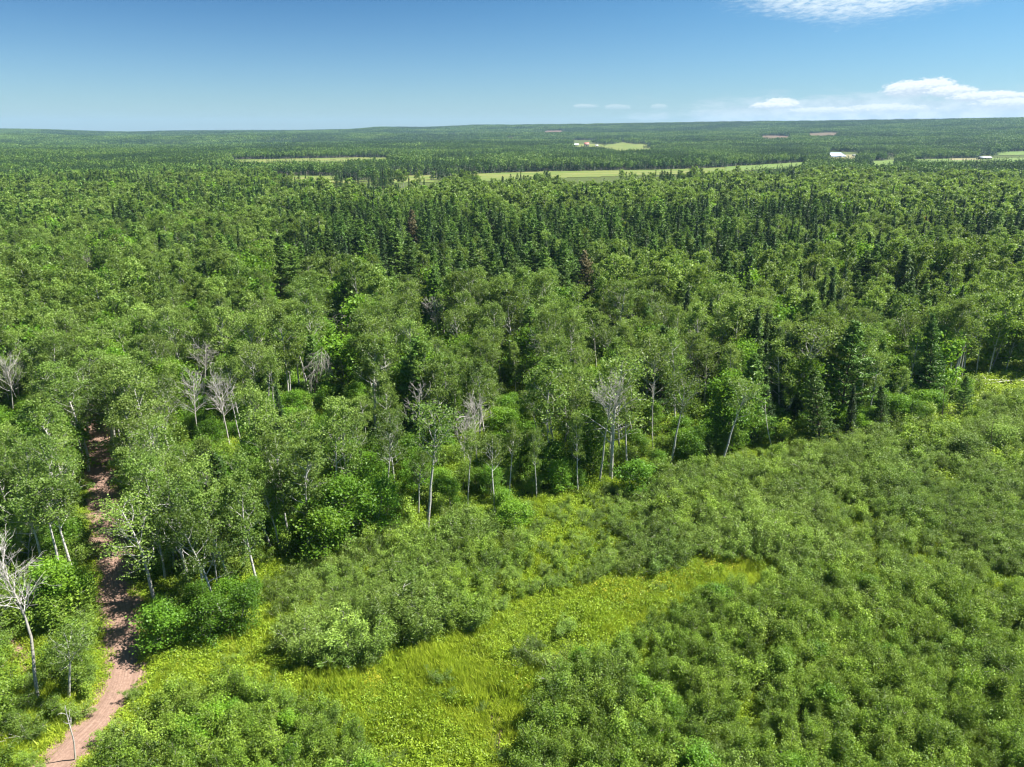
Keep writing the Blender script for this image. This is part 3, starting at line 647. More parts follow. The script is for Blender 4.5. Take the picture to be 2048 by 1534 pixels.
for fi_, (k, poly) in enumerate(FIELDS):
    W_ = np.array([ground_at(*q)[:2] for q in poly]); dist = np.hypot(*W_.mean(0)); st = 4.0 if dist < 2300 else 8.0
    lo, hi = W_.min(0)-st, W_.max(0)+st; xs = np.arange(lo[0], hi[0], st); ys = np.arange(lo[1], hi[1], st*2)
    if len(xs)*len(ys) > 90000: ys = np.arange(lo[1], hi[1], st*4)
    gx, gy = np.meshgrid(xs, ys); gz = hgt(gx, gy)+0.35+0.03*fi_; cxx, cyy = (gx[:-1, :-1]+gx[1:, 1:])/2, (gy[:-1, :-1]+gy[1:, 1:])/2
    ins = in_poly(cxx, cyy, [tuple(q) for q in W_]); ii, jj = np.nonzero(ins)
    if len(ii) == 0: continue
    w_ = gx.shape[1]; Q = np.stack([ii*w_+jj, ii*w_+jj+1, (ii+1)*w_+jj+1, (ii+1)*w_+jj], 1); used, inv = np.unique(Q, return_inverse=True)
    V = np.stack([gx, gy, gz], -1).reshape(-1, 3)[used]
    o = bpy.data.objects.new('field', mesh_quads('field', V, inv.reshape(Q.shape), [FM[k]])); COL.objects.link(o); set_props(o, kind='structure')
    FWORLD.append([tuple(q) for q in W_])
def field_clear(x, y, h):
    """False where a tree would stand on a field or hide it"""
    z = hgt(x, y); bad = np.zeros(len(x), bool)
    thin = (vnoise(x/34, y/34, 95) > 0.80) & (np.hypot(x, y) > 480) & (np.hypot(x, y) < 830) & (x < 30)
    for f in (0.0, 0.35, 0.7, 1.0):
        a, b_, _ = project(x, y, z+h*f)
        for k, poly in FIELDS: bad |= in_poly(a, b_, poly)
    return ~bad | thin

# ------------------------------------------------------------------ haze
hz = bpy.data.objects.new('haze', mesh_quads('haze', [(sx*9400, sy*9400, z) for z in (-190, 185) for sx, sy in ((-1, -1), (1, -1), (1, 1), (-1, 1))],
    [(0, 3, 2, 1), (4, 5, 6, 7), (0, 1, 5, 4), (1, 2, 6, 5), (2, 3, 7, 6), (3, 0, 4, 7)], [])); COL.objects.link(hz)
m, nt = new_mat('haze_air'); v = N(nt, 'ShaderNodeVolumePrincipled'); v.inputs['Color'].default_value = (0.42, 0.70, 1.0, 1); v.inputs['Density'].default_value = 0.000056; v.inputs['Anisotropy'].default_value = 0.1
o_ = nt.nodes.new('ShaderNodeOutputMaterial'); nt.links.new(v.outputs[0], o_.inputs['Volume']); hz.data.materials.append(m); set_props(hz, kind='stuff', label='thin blue summer haze in the air over the far woods')

# ------------------------------------------------------------------ single plants
HT = {k: [max(v.co.z for v in K_['coll'].objects[a].data.vertices) if False else None for a in range(0)] for k, K_ in KIND.items()}
def mesh_top(me):
    a = np.empty(len(me.vertices)*3, np.float32); me.vertices.foreach_get('co', a); return float(a.reshape(-1, 3)[:, 2].max())
TOPS = {k: [mesh_top(c_) for _, _, c_ in K_['pairs']] for k, K_ in KIND.items() if 'pairs' in K_}
NAMES = {'aspen': 'aspen_tree', 'maple': 'young_maple_tree', 'pine': 'pine_tree', 'spruce': 'spruce_tree', 'willow': 'willow_shrub', 'sapling': 'sapling'}
CATS = {'aspen': 'aspen', 'maple': 'maple', 'pine': 'pine', 'spruce': 'spruce', 'willow': 'shrub', 'sapling': 'sapling'}
PARTN = {'willow': ('stem', 'foliage'), 'sapling': ('stem', 'foliage')}
TAKEN = []
VIEW = []
LAND = {k: 0 for k in NAMES}
def place(kind, x, y, h, wid=1.0, rotz=0.0, lean=(0, 0), label='', group=None, var=None, z=None, leafmat=None, name=None, cat=None):
    K_ = KIND[kind]; n0 = sum(1 for p_ in K_['pairs'] if p_[0] == 0)
    if var is None: var = 0
    _, wm, lm = K_['pairs'][var]; top = TOPS[kind][var]
    d = Vector((lean[0], lean[1], h)); q = Vector((0, 0, 1)).rotation_difference(d)
    r = bpy.data.objects.new(name or NAMES[kind], None); COL.objects.link(r)
    r.location = (x, y, hgt(x, y) if z is None else z); r.rotation_mode = 'QUATERNION'; r.rotation_quaternion = q @ Quaternion((0, 0, 1), rotz)
    s = d.length/top; r.scale = (s*wid, s*wid, s); r.empty_display_size = 0.5
    set_props(r, label=label, category=cat or CATS[kind], group=group)
    pn = PARTN.get(kind, ('trunk', 'crown'))
    for nm, me in ((pn[0], wm), (pn[1], lm)):
        c_ = bpy.data.objects.new(nm, me); COL.objects.link(c_); c_.parent = r
        if leafmat and nm == pn[1]:
            c_.material_slots[0].link = 'OBJECT'; c_.material_slots[0].material = MAT[leafmat]
    return r
def solve(base, top):
    """foot, height and sideways lean of a plant from where its foot and its tip are seen"""
    x, y, z = ground_at(*base); v = px_ray(*top); t = y/v[1]; return x, y, z, CAM_H+v[2]*t-z, v[0]*t-x
def landmark(kind, base, top, label, **kw):
    x, y, z, h, lx = solve(base, top); TAKEN.append((x, y, kw.pop('keep', 2.0)))
    if kind in ('aspen', 'pine', 'maple') and kw.get('wid', 0) >= 0.7 and base[1] < 1300: VIEW.append(((base[0]+top[0])/2-12, (base[0]+top[0])/2+12, top[1], top[1]+(base[1]-top[1])*0.8, y-1))
    LAND[kind] += 1
    return place(kind, x, y, h, lean=(lx, 0), label=label, z=z, **kw)
LM = [
 ('aspen', (310, 1203), (232, 985), 'leaning white-barked aspen with pale forked limbs over the dirt road', dict(wid=1.25, var=8, rotz=2.6, keep=3.2)),
 ('aspen', (380, 1170), (352, 952), 'upright white-barked aspen second from the road, beside the leaning one', dict(wid=1.2, var=8, rotz=0.4, keep=3)),
 ('aspen', (438, 1190), (428, 1010), 'slim straight aspen third from the road in the front row', dict(wid=0.8, var=3, keep=2.5)),
 ('aspen', (96, 1165), (48, 950), 'curved white aspen leftmost of the three bare trunks left of the road', dict(wid=1.15, var=9, rotz=1.2, keep=2.6)),
 ('aspen', (125, 1185), (106, 945), 'middle of the three bare white aspen trunks left of the road', dict(wid=1.1, var=10, rotz=3.0, keep=2.6)),
 ('aspen', (155, 1180), (128, 962), 'white aspen nearest the road of the three bare trunks on its left', dict(wid=1.1, var=9, rotz=5.0, keep=2.6)),
 ('aspen', (53, 1160), (28, 1010), 'thin pale aspen trunk half hidden behind bushes at the left border', dict(wid=0.9, var=3, rotz=2.0)),
 ('aspen', (138, 1398), (100, 1255), 'small leaning aspen with a thin bent trunk on the grass verge', dict(wid=1.45, var=9, rotz=2.0, keep=3)),
 ('aspen', (620, 1110), (600, 880), 'dark-trunked aspen with a full round crown at the corner of the wood', dict(wid=1.25, var=0, rotz=1.5, keep=2.5)),
 ('aspen', (775, 1030), (760, 835), 'slim aspen with a thin crown left of the tallest white trunk', dict(wid=0.9, var=10, keep=2)),
 ('aspen', (853, 1066), (820, 800), 'tallest slender white trunk at the front centre of the wood', dict(wid=1.0, var=9, rotz=2.2, keep=3)),
 ('aspen', (935, 1014), (932, 855), 'white trunk in front of the bare greyish treetop at the centre', dict(wid=0.85, var=10, rotz=1.0, keep=2.5)),
 ('aspen', (990, 1040), (988, 870), 'grey-trunked aspen above the bright bushes, right of the centre trunk', dict(wid=0.9, var=9, rotz=4.1)),
 ('aspen', (1017, 1010), (1020, 840), 'thin white stem second right of the centre trunk', dict(wid=0.7, var=10, rotz=1.1)),
 ('aspen', (1073, 1004), (1078, 850), 'pole-thin aspen with a narrow crown over the bright bushes', dict(wid=0.8, var=5, rotz=0.7)),
 ('aspen', (1156, 990), (1150, 820), 'slim pale aspen just left of the bare-topped one', dict(wid=0.75, var=4, rotz=3.3)),
 ('aspen', (1222, 962), (1252, 700), 'tall aspen leaning right with a broad crown beside the bare-topped trunk', dict(wid=1.25, var=8, rotz=0.5, keep=3)),
 ('aspen', (1255, 955), (1268, 745), 'white trunk close behind the right-leaning tall aspen', dict(wid=0.9, var=2, rotz=2.8)),
 ('aspen', (1338, 940), (1335, 740), 'straight aspen halfway along the dark front of the wood', dict(wid=1.0, var=9, rotz=1.9)),
 ('aspen', (1440, 932), (1468, 750), 'leaning pale trunk above the willow thicket, left of the lone pines', dict(wid=1.0, var=9, rotz=2.5)),
 ('aspen', (1408, 815), (1412, 672), 'aspen with white forked limbs showing under a flat crown', dict(wid=1.2, var=8, rotz=4)),
 ('aspen', (1192, 742), (1190, 612), 'round bright green crown standing above its neighbours', dict(wid=1.5, var=0, rotz=4, keep=5)),
 ('maple', (335, 1292), (330, 1192), 'dense leafy young maple shading the dirt road from its right', dict(wid=1.35, var=0, keep=3.5)),
 ('maple', (420, 1285), (425, 1188), 'dense young maple right beside the one shading the road', dict(wid=1.3, var=1, keep=3)),
 ('maple', (478, 1265), (475, 1165), 'dark green young maple at the edge of the small meadow', dict(wid=1.1, var=2, keep=3)),
 ('maple', (318, 1235), (322, 1190), 'low leafy maple at the foot of the leaning white aspen', dict(wid=1.1, var=1, keep=2)),
 ('maple', (135, 1225), (130, 1115), 'bright leafy maple below the three white trunks', dict(wid=1.3, var=0, keep=2)),
 ('maple', (80, 1235), (75, 1120), 'bright leafy maple left of the one below the white trunks', dict(wid=1.3, var=2, keep=2)),
 ('maple', (690, 1100), (690, 945), 'yellow-green maple glowing in front of the dark wood', dict(wid=1.2, var=1, keep=2.5)),
 ('maple', (750, 1075), (748, 950), 'yellow-green maple between two white trunks', dict(wid=1.1, var=2, keep=2.5)),
 ('maple', (650, 1120), (655, 1000), 'small yellow-green maple at the left end of the bright pair', dict(wid=1.2, var=0, keep=2.5)),
 ('maple', (1030, 1075), (1032, 1000), 'bright maple bush at the front of the wood under the thin stems', dict(wid=1.5, var=1, keep=2)),
 ('maple', (1275, 990), (1270, 910), 'bright low maple at the foot of the tall leaning aspen', dict(wid=1.4, var=0, keep=2)),
 ('maple', (690, 782), (700, 668), 'round bright green crown right of the drooping dead tree', dict(wid=1.2, var=4, keep=4)),
 ('maple', (2010, 900), (2005, 850), 'pale green bush beside the dark snag at the right border', dict(leafmat='willow', wid=1.9, var=1, keep=2)),
 ('maple', (1930, 930), (1925, 870), 'pale green bush left of the dark snag', dict(leafmat='willow', wid=1.8, var=2, keep=2)),
 ('pine', (1640, 900), (1640, 738), 'full bushy pine standing at the edge of the willow thicket', dict(wid=1.05, var=0, keep=4)),
 ('pine', (1422, 935), (1418, 868), 'small young pine at the foot of the wood edge', dict(wid=1.0, var=2, keep=2.5)),
 ('pine', (1760, 868), (1765, 770), 'young pine right of the full bushy one', dict(wid=0.9, var=1, keep=2.5)),
 ('pine', (1925, 835), (1930, 752), 'young leaning pine in the small clearing on the right', dict(wid=0.9, var=3, keep=3)),
 ('pine', (1855, 815), (1870, 625), 'tall dark pine above the fallen logs', dict(wid=0.9, var=2, keep=3)),
 ('pine', (820, 590), (822, 500), 'broad layered pine behind the small sunny gap', dict(wid=1.35, var=1, keep=5)),
 ('pine', (560, 600), (560, 495), 'dark open pine rising above the aspens on the left half', dict(wid=1.25, var=3, keep=4)),
 ('pine', (1172, 610), (1172, 500), 'orange-brown dying pine between green ones', dict(wid=1.1, var=4, leafmat='rust', keep=3)),
 ('pine', (825, 490), (822, 418), 'brownish dying pine left of the middle in the pine belt', dict(wid=1.1, var=5, leafmat='rust', keep=3)),
 ('maple', (1848, 492), (1848, 430), 'reddish treetop alone among green crowns', dict(wid=0.6, var=3, leafmat='red', keep=3)),
 ('spruce', (1805, 640), (1815, 490), 'dark spruce clump tree right of the pine belt', dict(wid=1.3, var=0, keep=4)),
 ('spruce', (1700, 880), (1702, 770), 'narrow dark spruce between the two pines at the thicket edge', dict(wid=1.0, var=1, keep=2.5)),
 ('spruce', (1540, 880), (1535, 735), 'narrow spruce in the shaded wood edge', dict(wid=0.9, var=2, keep=2)),
]
for k, b_, t_, lb, kw in LM: landmark(k, b_, t_, lb, **kw)
for q, (a, t_) in enumerate([(683, 344), (692, 350), (702, 352), (716, 349), (761, 343), (770, 352), (818, 350), (848, 355), (895, 345), (905, 350), (610, 346), (636, 355), (737, 352), (935, 352), (1042, 343)]):
    landmark('spruce', (a, t_+38), (a, t_), 'dark narrow spruce before the sunlit hayfield strip, %s from left' % ['third', 'fourth', 'fifth', 'sixth', 'eighth', 'ninth', 'tenth', 'eleventh', 'twelfth', 'thirteenth', 'first', 'second', 'seventh', 'fourteenth', 'fifteenth'][q], group='spruce spires before the hayfield', wid=0.9, var=3+q % 4, rotz=q, keep=3)
# landmark shrubs of the meadow
for b_, t_, lb, w_ in [((880, 1372), (878, 1338), 'grey-green bush alone in the grassy clearing', 1.0), ((905, 1400), (902, 1372), 'low grey-green bush just below the lone one in the clearing', 1.0),
    ((1130, 1270), (1128, 1228), 'dark round bush beside the yellow-brown grass patch', 1.3), ((1075, 1300), (1072, 1266), 'bush left of the dark round one in the clearing', 1.1), ((1050, 1330), (1048, 1290), 'pale bush at the narrow part of the clearing', 1.2),
    ((1110, 1345), (1105, 1295), 'silvery bush where the clearing meets the sapling thicket', 1.2), ((965, 1425), (963, 1400), 'small bush beside the faint footpath', 0.9), ((690, 1300), (688, 1210), 'bushy willow at the near edge of the thicket with its foot in shade', 1.2),
    ((610, 1320), (606, 1228), 'willow with dark shaded foot left of the grassy clearing', 1.1), ((800, 1278), (798, 1190), 'grey willow with whitish stems at the near edge of the thicket', 1.2), ((150, 1440), (153, 1400), 'small shrub hanging over the bend of the dirt road', 1.0),
    ((225, 1478), (228, 1436), 'leafy shrub half hiding the dirt road at its bend', 1.1), ((245, 1520), (250, 1455), 'broad shrub at the road bend, nearest the thicket', 1.3)]:
    landmark('willow', b_, t_, lb, wid=w_, var=len(TAKEN) % 5, rotz=len(TAKEN)*1.3, keep=1.4)

def bare(base, top, label, seed, start, Rc, droop=0.0, limbs=16, mat='dead', trunkmat=None, name='dead_tree', twig=7):
    x, y, z, h, lx = solve(base, top); TAKEN.append((x, y, 2.6)); wv = Rc*FPX/math.hypot(y, 40)*0.9; VIEW.append((top[0]-wv, top[0]+wv, top[1]-5, top[1]+(base[1]-top[1])*0.72, y))
    H0 = math.hypot(h, lx)
    w, l = bare_tree(seed, H0, Rc, start, limbs, droop, twig)
    r = bpy.data.objects.new(name, None); COL.objects.link(r); r.location = (x, y, z); r.rotation_mode = 'QUATERNION'; r.rotation_quaternion = Vector((0, 0, 1)).rotation_difference(Vector((lx, 0, h)))
    set_props(r, label=label, category='dead tree')
    for nm, gm, mt in (('trunk', w, trunkmat or mat), ('branches', l, mat)):
        c_ = bpy.data.objects.new(nm, gm.mesh(nm, [MAT[mt]], True)); COL.objects.link(c_); c_.parent = r
bare((78, 1408), (-20, 1085), 'dead white tree leaning left out of the frame over the verge', 801, 0.55, 2.2, limbs=20, trunkmat='bark_grey')
bare((398, 900), (388, 748), 'dead grey tree with a fan of bare twigs, left of the matching one', 802, 0.5, 2.3, limbs=20)
bare((462, 905), (440, 738), 'dead grey tree with a fan of bare twigs on a long pale trunk', 803, 0.45, 2.4, limbs=22)
bare((402, 815), (398, 692), 'bare grey treetop above the two fan-shaped dead trees', 804, 0.6, 2.0, limbs=18)
bare((490, 925), (478, 780), 'thin dead pole right of the fan-shaped dead tree', 805, 0.8, 0.7, limbs=5, twig=2)
bare((622, 822), (628, 678), 'dead tree with a dark trunk and a drooping grey top', 806, 0.72, 2.4, droop=0.75, limbs=16, trunkmat='bark_dark')
bare((1200, 972), (1202, 745), 'white trunk with a bare leafless top in front of the wood', 807, 0.72, 2.4, limbs=22, trunkmat='bark_white')
bare((955, 935), (945, 788), 'bare curling grey branches above the centre trunks', 808, 0.6, 2.3, limbs=18)
bare((928, 960), (930, 835), 'grey leafless crown just below the curling bare branches', 809, 0.5, 2.0, limbs=16)
bare((880, 700), (868, 598), 'dead grey top leaning left among the aspens', 810, 0.5, 2.6, limbs=16)
bare((840, 925), (838, 760), 'brown-grey thin dead crown left of the curling branches', 811, 0.5, 1.8, limbs=14)
bare((690, 690), (678, 605), 'drooping pale dead branches beside a dark gap', 812, 0.5, 2.6, droop=0.5, limbs=14)
bare((1305, 905), (1300, 760), 'thin bare stem right of the tall leaning aspen', 813, 0.8, 1.0, limbs=6, twig=2)
bare((1978, 915), (1988, 835), 'dark dead snag without branches among pale bushes', 814, 0.85, 0.5, limbs=3, twig=1, mat='bark_dark')
bare((1882, 860), (1900, 770), 'leaning dark dead stem in the clearing on the right', 815, 0.8, 0.6, limbs=4, twig=1, mat='bark_dark')
bare((1545, 905), (1528, 795), 'broken slanting grey stem at the shaded wood edge', 816, 0.8, 0.8, limbs=4, twig=2)
bare((28, 850), (12, 700), 'tall dead white tree at the left border', 817, 0.5, 2.2, limbs=16)
bare((176, 560), (172, 508), 'small bare pale treetop left in the middle distance', 818, 0.5, 2.4, limbs=14)
bare((1125, 800), (1042, 680), 'bare leaning limbs in the middle of the broadleaved wood', 819, 0.6, 2.0, limbs=14)
bare((150, 1520), (146, 1395), 'pale thin dead sapling standing by the road bend', 820, 0.6, 0.7, limbs=5, twig=1)
# fallen wood
def log(a, b_, r0, label, mat='dead', lift=0.25, knots=4, seed=1):
    A = np.array(ground_at(*a)); B = np.array(ground_at(*b_)); rng = np.random.default_rng(seed); G = Geo(); T = Geo()
    P = np.linspace(A, B, 8)+rng.normal(size=(8, 3))*0.05; P[:, 2] = hgt(P[:, 0], P[:, 1])+lift+r0; c0 = A.copy(); c0[2] = 0
    base = A.copy(); G.tube(P-base, np.linspace(r0, r0*0.45, 8), 8, 0.5)
    o = bpy.data.objects.new('fallen_log', G.mesh('fallen_log', [MAT[mat]], True)); COL.objects.link(o); o.location = base; set_props(o, label=label, category='log')
    for q in range(knots):
        p0 = P[1+rng.integers(0, 6)]; dv = rng.normal(size=3)+np.array([0, 0, 0.4]); t = Geo(); t.tube(wander(rng, p0-base, dv, 0.9+rng.random(), 3, 0.15), [r0*0.35, r0*0.25, r0*0.2, 0.01], 4, 0.5)
        c_ = bpy.data.objects.new('branch', t.mesh('branch', [MAT[mat]])); COL.objects.link(c_); c_.parent = o
log((88, 1424), (15, 1412), 0.13, 'grey fallen trunk lying at the foot of the dead leaning tree', seed=2, lift=0.3)
log((84, 1428), (50, 1482), 0.07, 'pale fallen limb slanting down from the grey fallen trunk', seed=3, lift=0.35)
log((35, 1488), (78, 1478), 0.06, 'short weathered branch lying in the grass by the left border', seed=4, lift=0.2)
log((6, 1475), (24, 1489), 0.06, 'forked dead stick in the dark bush shade at the left border', seed=9, lift=0.2)
log((190, 1021), (236, 1018), 0.09, 'dark fallen pole across the dirt road, farther of two', 'bark_dark', seed=5, lift=0.35, knots=1)
log((190, 1031), (232, 1027), 0.09, 'dark fallen pole across the dirt road, nearer of two', 'bark_dark', seed=6, lift=0.3, knots=1)
log((1950, 766), (2100, 770), 0.16, 'long pale fallen trunk in the clearing at the right border', seed=7, lift=0.5)
log((1958, 776), (2060, 764), 0.12, 'second pale fallen trunk crossing the long one', seed=8, lift=0.6)

# ------------------------------------------------------------------ farm buildings far off
MAT['white'] = flat_mat('white_board', (0.78, 0.77, 0.74)); MAT['roofred'] = flat_mat('red_roof', (0.46, 0.16, 0.13)); MAT['roofgrey'] = flat_mat('grey_roof', (0.62, 0.64, 0.66), 0.4)
MAT['film'] = flat_mat('greenhouse_film', (0.33, 0.42, 0.56), 0.35); MAT['doord'] = flat_mat('dark_door', (0.06, 0.06, 0.07)); MAT['tanwall'] = flat_mat('tan_wall', (0.42, 0.36, 0.25))
def box(lo, hi): 
    (a, b_, c_), (d, e, f) = lo, hi; return [(a, b_, c_), (d, b_, c_), (d, e, c_), (a, e, c_), (a, b_, f), (d, b_, f), (d, e, f), (a, e, f)]
BQ = [(0, 3, 2, 1), (4, 5, 6, 7), (0, 1, 5, 4), (1, 2, 6, 5), (2, 3, 7, 6), (3, 0, 4, 7)]
def addbox(name, lo, hi, mat, parent):
    o = bpy.data.objects.new(name, mesh_quads(name, box(lo, hi), BQ, [MAT[mat]])); COL.objects.link(o); o.parent = parent; return o
def building(name, px, py, L, D_, Hw, Hr, wall, roof, label, cat, doors=2, windows=3, rot=0.0):
    x, y, z = ground_at(px, py); r = bpy.data.objects.new(name, None); COL.objects.link(r); r.location = (x, y, z-0.3); r.rotation_euler = (0, 0, rot); set_props(r, label=label, category=cat)
    a, b_ = L/2, D_/2
    V = [(-a, -b_, 0), (a, -b_, 0), (a, b_, 0), (-a, b_, 0), (-a, -b_, Hw), (a, -b_, Hw), (a, b_, Hw), (-a, b_, Hw), (-a, 0, Hw+Hr), (a, 0, Hw+Hr)]
    o = bpy.data.objects.new('wall', mesh_quads('wall', V, [(0, 1, 5, 4), (2, 3, 7, 6), (0, 3, 2, 1), (1, 2, 6, 9), (3, 0, 4, 8), (9, 6, 5, 5), (8, 4, 7, 7)], [MAT[wall]])); COL.objects.link(o); o.parent = r
    o.data.validate()
    e = 0.5
    for s in (-1, 1):
        V = [(-a-e, s*(b_+e), Hw-e*Hr/b_), (a+e, s*(b_+e), Hw-e*Hr/b_), (a+e, 0, Hw+Hr), (-a-e, 0, Hw+Hr)]; V = V+[(p_[0], p_[1], p_[2]+0.25) for p_ in V]
        o = bpy.data.objects.new('roof', mesh_quads('roof', V, BQ, [MAT[roof]])); COL.objects.link(o); o.parent = r
    for k in range(doors):
        cx_ = -a+L*(k+0.5)/max(doors, 1); addbox('door', (cx_-1.3, -b_-0.12, 0), (cx_+1.3, -b_-0.01, Hw*0.8), 'doord', r)
    for k in range(windows):
        cx_ = -a+L*(k+1)/(windows+1)+1.0; addbox('window', (cx_-0.6, -b_-0.10, Hw*0.45), (cx_+0.6, -b_-0.01, Hw*0.75), 'doord', r)
    return r
building('barn', 1147, 292, 27, 9, 3.6, 2.6, 'white', 'roofgrey', 'long low white barn with a pale roof on the far farm', 'barn', 1, 2)
building('barn', 1173, 293, 12, 10, 6.0, 4.0, 'white', 'roofred', 'tall white barn with a red roof right of the long white one', 'barn', 1, 2)
building('house', 1193, 293, 8, 6, 2.8, 1.6, 'tanwall', 'roofgrey', 'small grey-roofed farmhouse right of the red-roofed barn', 'house', 1, 1)
def greenhouse(px, py, L, label):
    x, y, z = ground_at(px, py); r = bpy.data.objects.new('greenhouse', None); COL.objects.link(r); r.location = (x, y, z); set_props(r, label=label, category='greenhouse', group='greenhouses on the far farm')
    n = 10; V = []
    for xx in (-L/2, L/2):
        for k in range(n+1): a = math.pi*k/n; V.append((xx, -4.2*math.cos(a), 3.8*math.sin(a)))
    Q = [(k, k+1, n+2+k, n+1+k) for k in range(n)]
    o = bpy.data.objects.new('cover', mesh_quads('cover', V, Q, [MAT['film']], smooth_=True)); COL.objects.link(o); o.parent = r
    for xx in (-L/2, L/2):
        w_ = [(xx, -4.2*math.cos(math.pi*k/6), 3.8*math.sin(math.pi*k/6)) for k in range(7)]
        o = bpy.data.objects.new('end_wall', mesh_quads('end_wall', w_+[(xx, 0, 0)], [(0, 1, 2, 7), (2, 3, 4, 7), (4, 5, 6, 7)], [MAT['white']])); COL.objects.link(o); o.parent = r
for k, (a, b_, lb) in enumerate([(1668, 309, 'pale blue plastic greenhouse, farthest of the three'), (1671, 311.5, 'pale blue plastic greenhouse between the other two'), (1675, 314, 'pale blue plastic greenhouse, nearest of the three')]): greenhouse(a, b_, 26, lb)
building('shed', 1712, 313, 12, 6, 2.4, 1.0, 'white', 'roofgrey', 'low white shed right of the blue greenhouses', 'shed', 1, 1)
building('shed', 1969, 319, 18, 8, 3.0, 1.8, 'tanwall', 'roofgrey', 'grey-roofed shed among trees near the right border', 'shed', 1, 1)
building('cabin', 908, 272, 10, 7, 3, 2, 'white', 'roofgrey', 'tiny white house on the far wooded slope, left of two', 'house', 1, 1)
building('cabin', 966, 270, 12, 7, 3, 2, 'white', 'roofgrey', 'tiny white house on the far wooded slope, right of two', 'house', 1, 1)
BLD_PX = [[(1130, 280), (1202, 280), (1202, 295), (1130, 295)], [(1652, 303), (1722, 303), (1722, 316), (1652, 316)], [(1955, 311), (1984, 311), (1984, 319), (1955, 319)], [(900, 268), (916, 268), (916, 274), (900, 274)], [(958, 266), (974, 266), (974, 272), (958, 272)]]
FIELDS += [('b', p_) for p_ in BLD_PX]

# ------------------------------------------------------------------ where the woods grow
rng = np.random.default_rng(5)
TAK = np.array(TAKEN)
EX = [300, 380, 480, 500, 540, 620, 740, 850, 935, 990, 1072, 1155, 1200, 1330, 1440, 1540, 1700, 1850, 1950, 2048, 2500]
EY = [1235, 1245, 1275, 1225, 1140, 1112, 1066, 1066, 1016, 1042, 1006, 992, 976, 946, 932, 892, 876, 846, 788, 766, 720]
def grid(step, dmin, dmax, margin=0.10, jit=0.45):
    mx = dmax*0.80; xs = np.arange(-mx, mx, step); ys = np.arange(dmin*0.70, dmax, step)
    x, y = np.meshgrid(xs, ys); x = x.ravel(); y = y.ravel(); x = x+rng.uniform(-jit, jit, x.shape)*step; y = y+rng.uniform(-jit, jit, y.shape)*step
    d = np.hypot(x, y); a, b_, _ = project(x, y, hgt(x, y)+6); k = (d > dmin) & (d < dmax) & (a > -2048*margin) & (a < 2048*(1+margin)); return x[k], y[k]
def free(x, y, extra=0.0):
    k = np.ones(len(x), bool)
    for tx, ty, r_ in TAK: k &= np.hypot(x-tx, y-ty) > r_+extra
    return k
for rx0, rx1, ry0, ry1 in ((200, 210, 945, 1000), (203, 222, 1000, 1100), (206, 238, 1100, 1200)): VIEW.append((rx0, rx1, ry0, ry1, ground_at(rx0, ry1)[1]))
def unhide(x, y, h, rc=2.2):
    """False where a tree would stand in front of one that the photograph shows in full"""
    z = hgt(x, y); a, t_, zc = project(x, y, z+h); _, b_, _ = project(x, y, z+h*0.4); w_ = rc*FPX/zc; ok = np.ones(len(x), bool)
    for x0, x1, y0, y1, yy in VIEW: ok &= ~((a+w_ > x0) & (a-w_ < x1) & (t_ < y1) & (b_ > y0) & (y < yy))
    return ok
def roadx(py): return np.interp(py, [p_[1] for p_ in ROAD_PX[::-1]], [p_[0] for p_ in ROAD_PX[::-1]])
POOL = {k: [] for k in NAMES}     # x, y, height, width factor
def put(kind, x, y, h, w=1.0):
    n = len(x)
    if n: POOL[kind].append(np.stack([x, y, np.broadcast_to(h, (n,)), np.broadcast_to(w, (n,))], 1))
GAPS = [(790, 615, 42, 45), (1245, 482, 16, 34), (1165, 575, 25, 22), (525, 930, 42, 60), (1000, 560, 14, 18), (700, 520, 10, 14), (585, 880, 25, 50), (1650, 560, 10, 16)]
x, y = grid(3.75, 50, 690, 0.12)
px_, py_, _ = project(x, y, hgt(x, y)); d = np.hypot(x, y)
wood = np.where(px_ > roadx(py_), py_ < np.interp(px_, EX, EY), py_ < 1195)
far = np.clip((d-150)/120, 0, 1)
wood &= rng.random(len(x)) > far*0.22
wood &= polydist(x, y, RL) > np.where(py_ < 925, 1.6, 3.7)
big = 1+0.1*far
for a, b_, c_, e_ in GAPS: wood &= ((px_-a)/c_)**2+((py_-b_)/e_)**2 > 1
wood &= vnoise(x/11, y/11, 21)*0.6+rng.random(len(x))*0.5 > 0.20
wood &= free(x, y)
x, y, px_, py_, d, big = [q[wood] for q in (x, y, px_, py_, d, big)]
gapk = ~unhide(x, y, 14.5) & unhide(x, y, 7.0) & (d < 170) & (rng.random(len(x)) < 0.85); put('maple', x[gapk], y[gapk], rng.uniform(4.5, 7.2, gapk.sum()), rng.uniform(1.0, 1.3, gapk.sum()))
gapk = ~unhide(x, y, 14.5) & unhide(x, y, 10.5) & ~gapk & (d < 260); put('aspen', x[gapk], y[gapk], rng.uniform(8, 10.5, gapk.sum()), rng.uniform(1.0, 1.2, gapk.sum()))
ty_ = project(x, y, hgt(x, y)+14)[1]
nzv = vnoise(x/38, y/38, 31)*0.6+vnoise(x/14, y/14, 32)*0.4
bound = np.interp(px_, [-300, 300, 560, 760, 1300, 1500, 1700, 1900, 2048, 2400], [470, 480, 505, 560, 545, 560, 600, 615, 560, 560])
pc = np.where(ty_ < bound, 0.70, 0.05)
pc = np.where((ty_ < bound) & (px_ < 560), 0.47, pc)
pc = np.where((ty_ < bound) & (px_ > 1350), 0.74, pc)
pc = np.where(ty_ < 398, 0.40, pc)
pc = np.where((ty_ > bound) & (px_ < 560) & (ty_ < 760), 0.20, pc)
pc = np.where((ty_ > bound) & (px_ > 1480), 0.30, pc)
isc = nzv+rng.normal(size=len(x))*0.10 < (pc-0.5)*0.62+0.5
isc = np.where(pc < 0.1, rng.random(len(x)) < 0.04, isc)
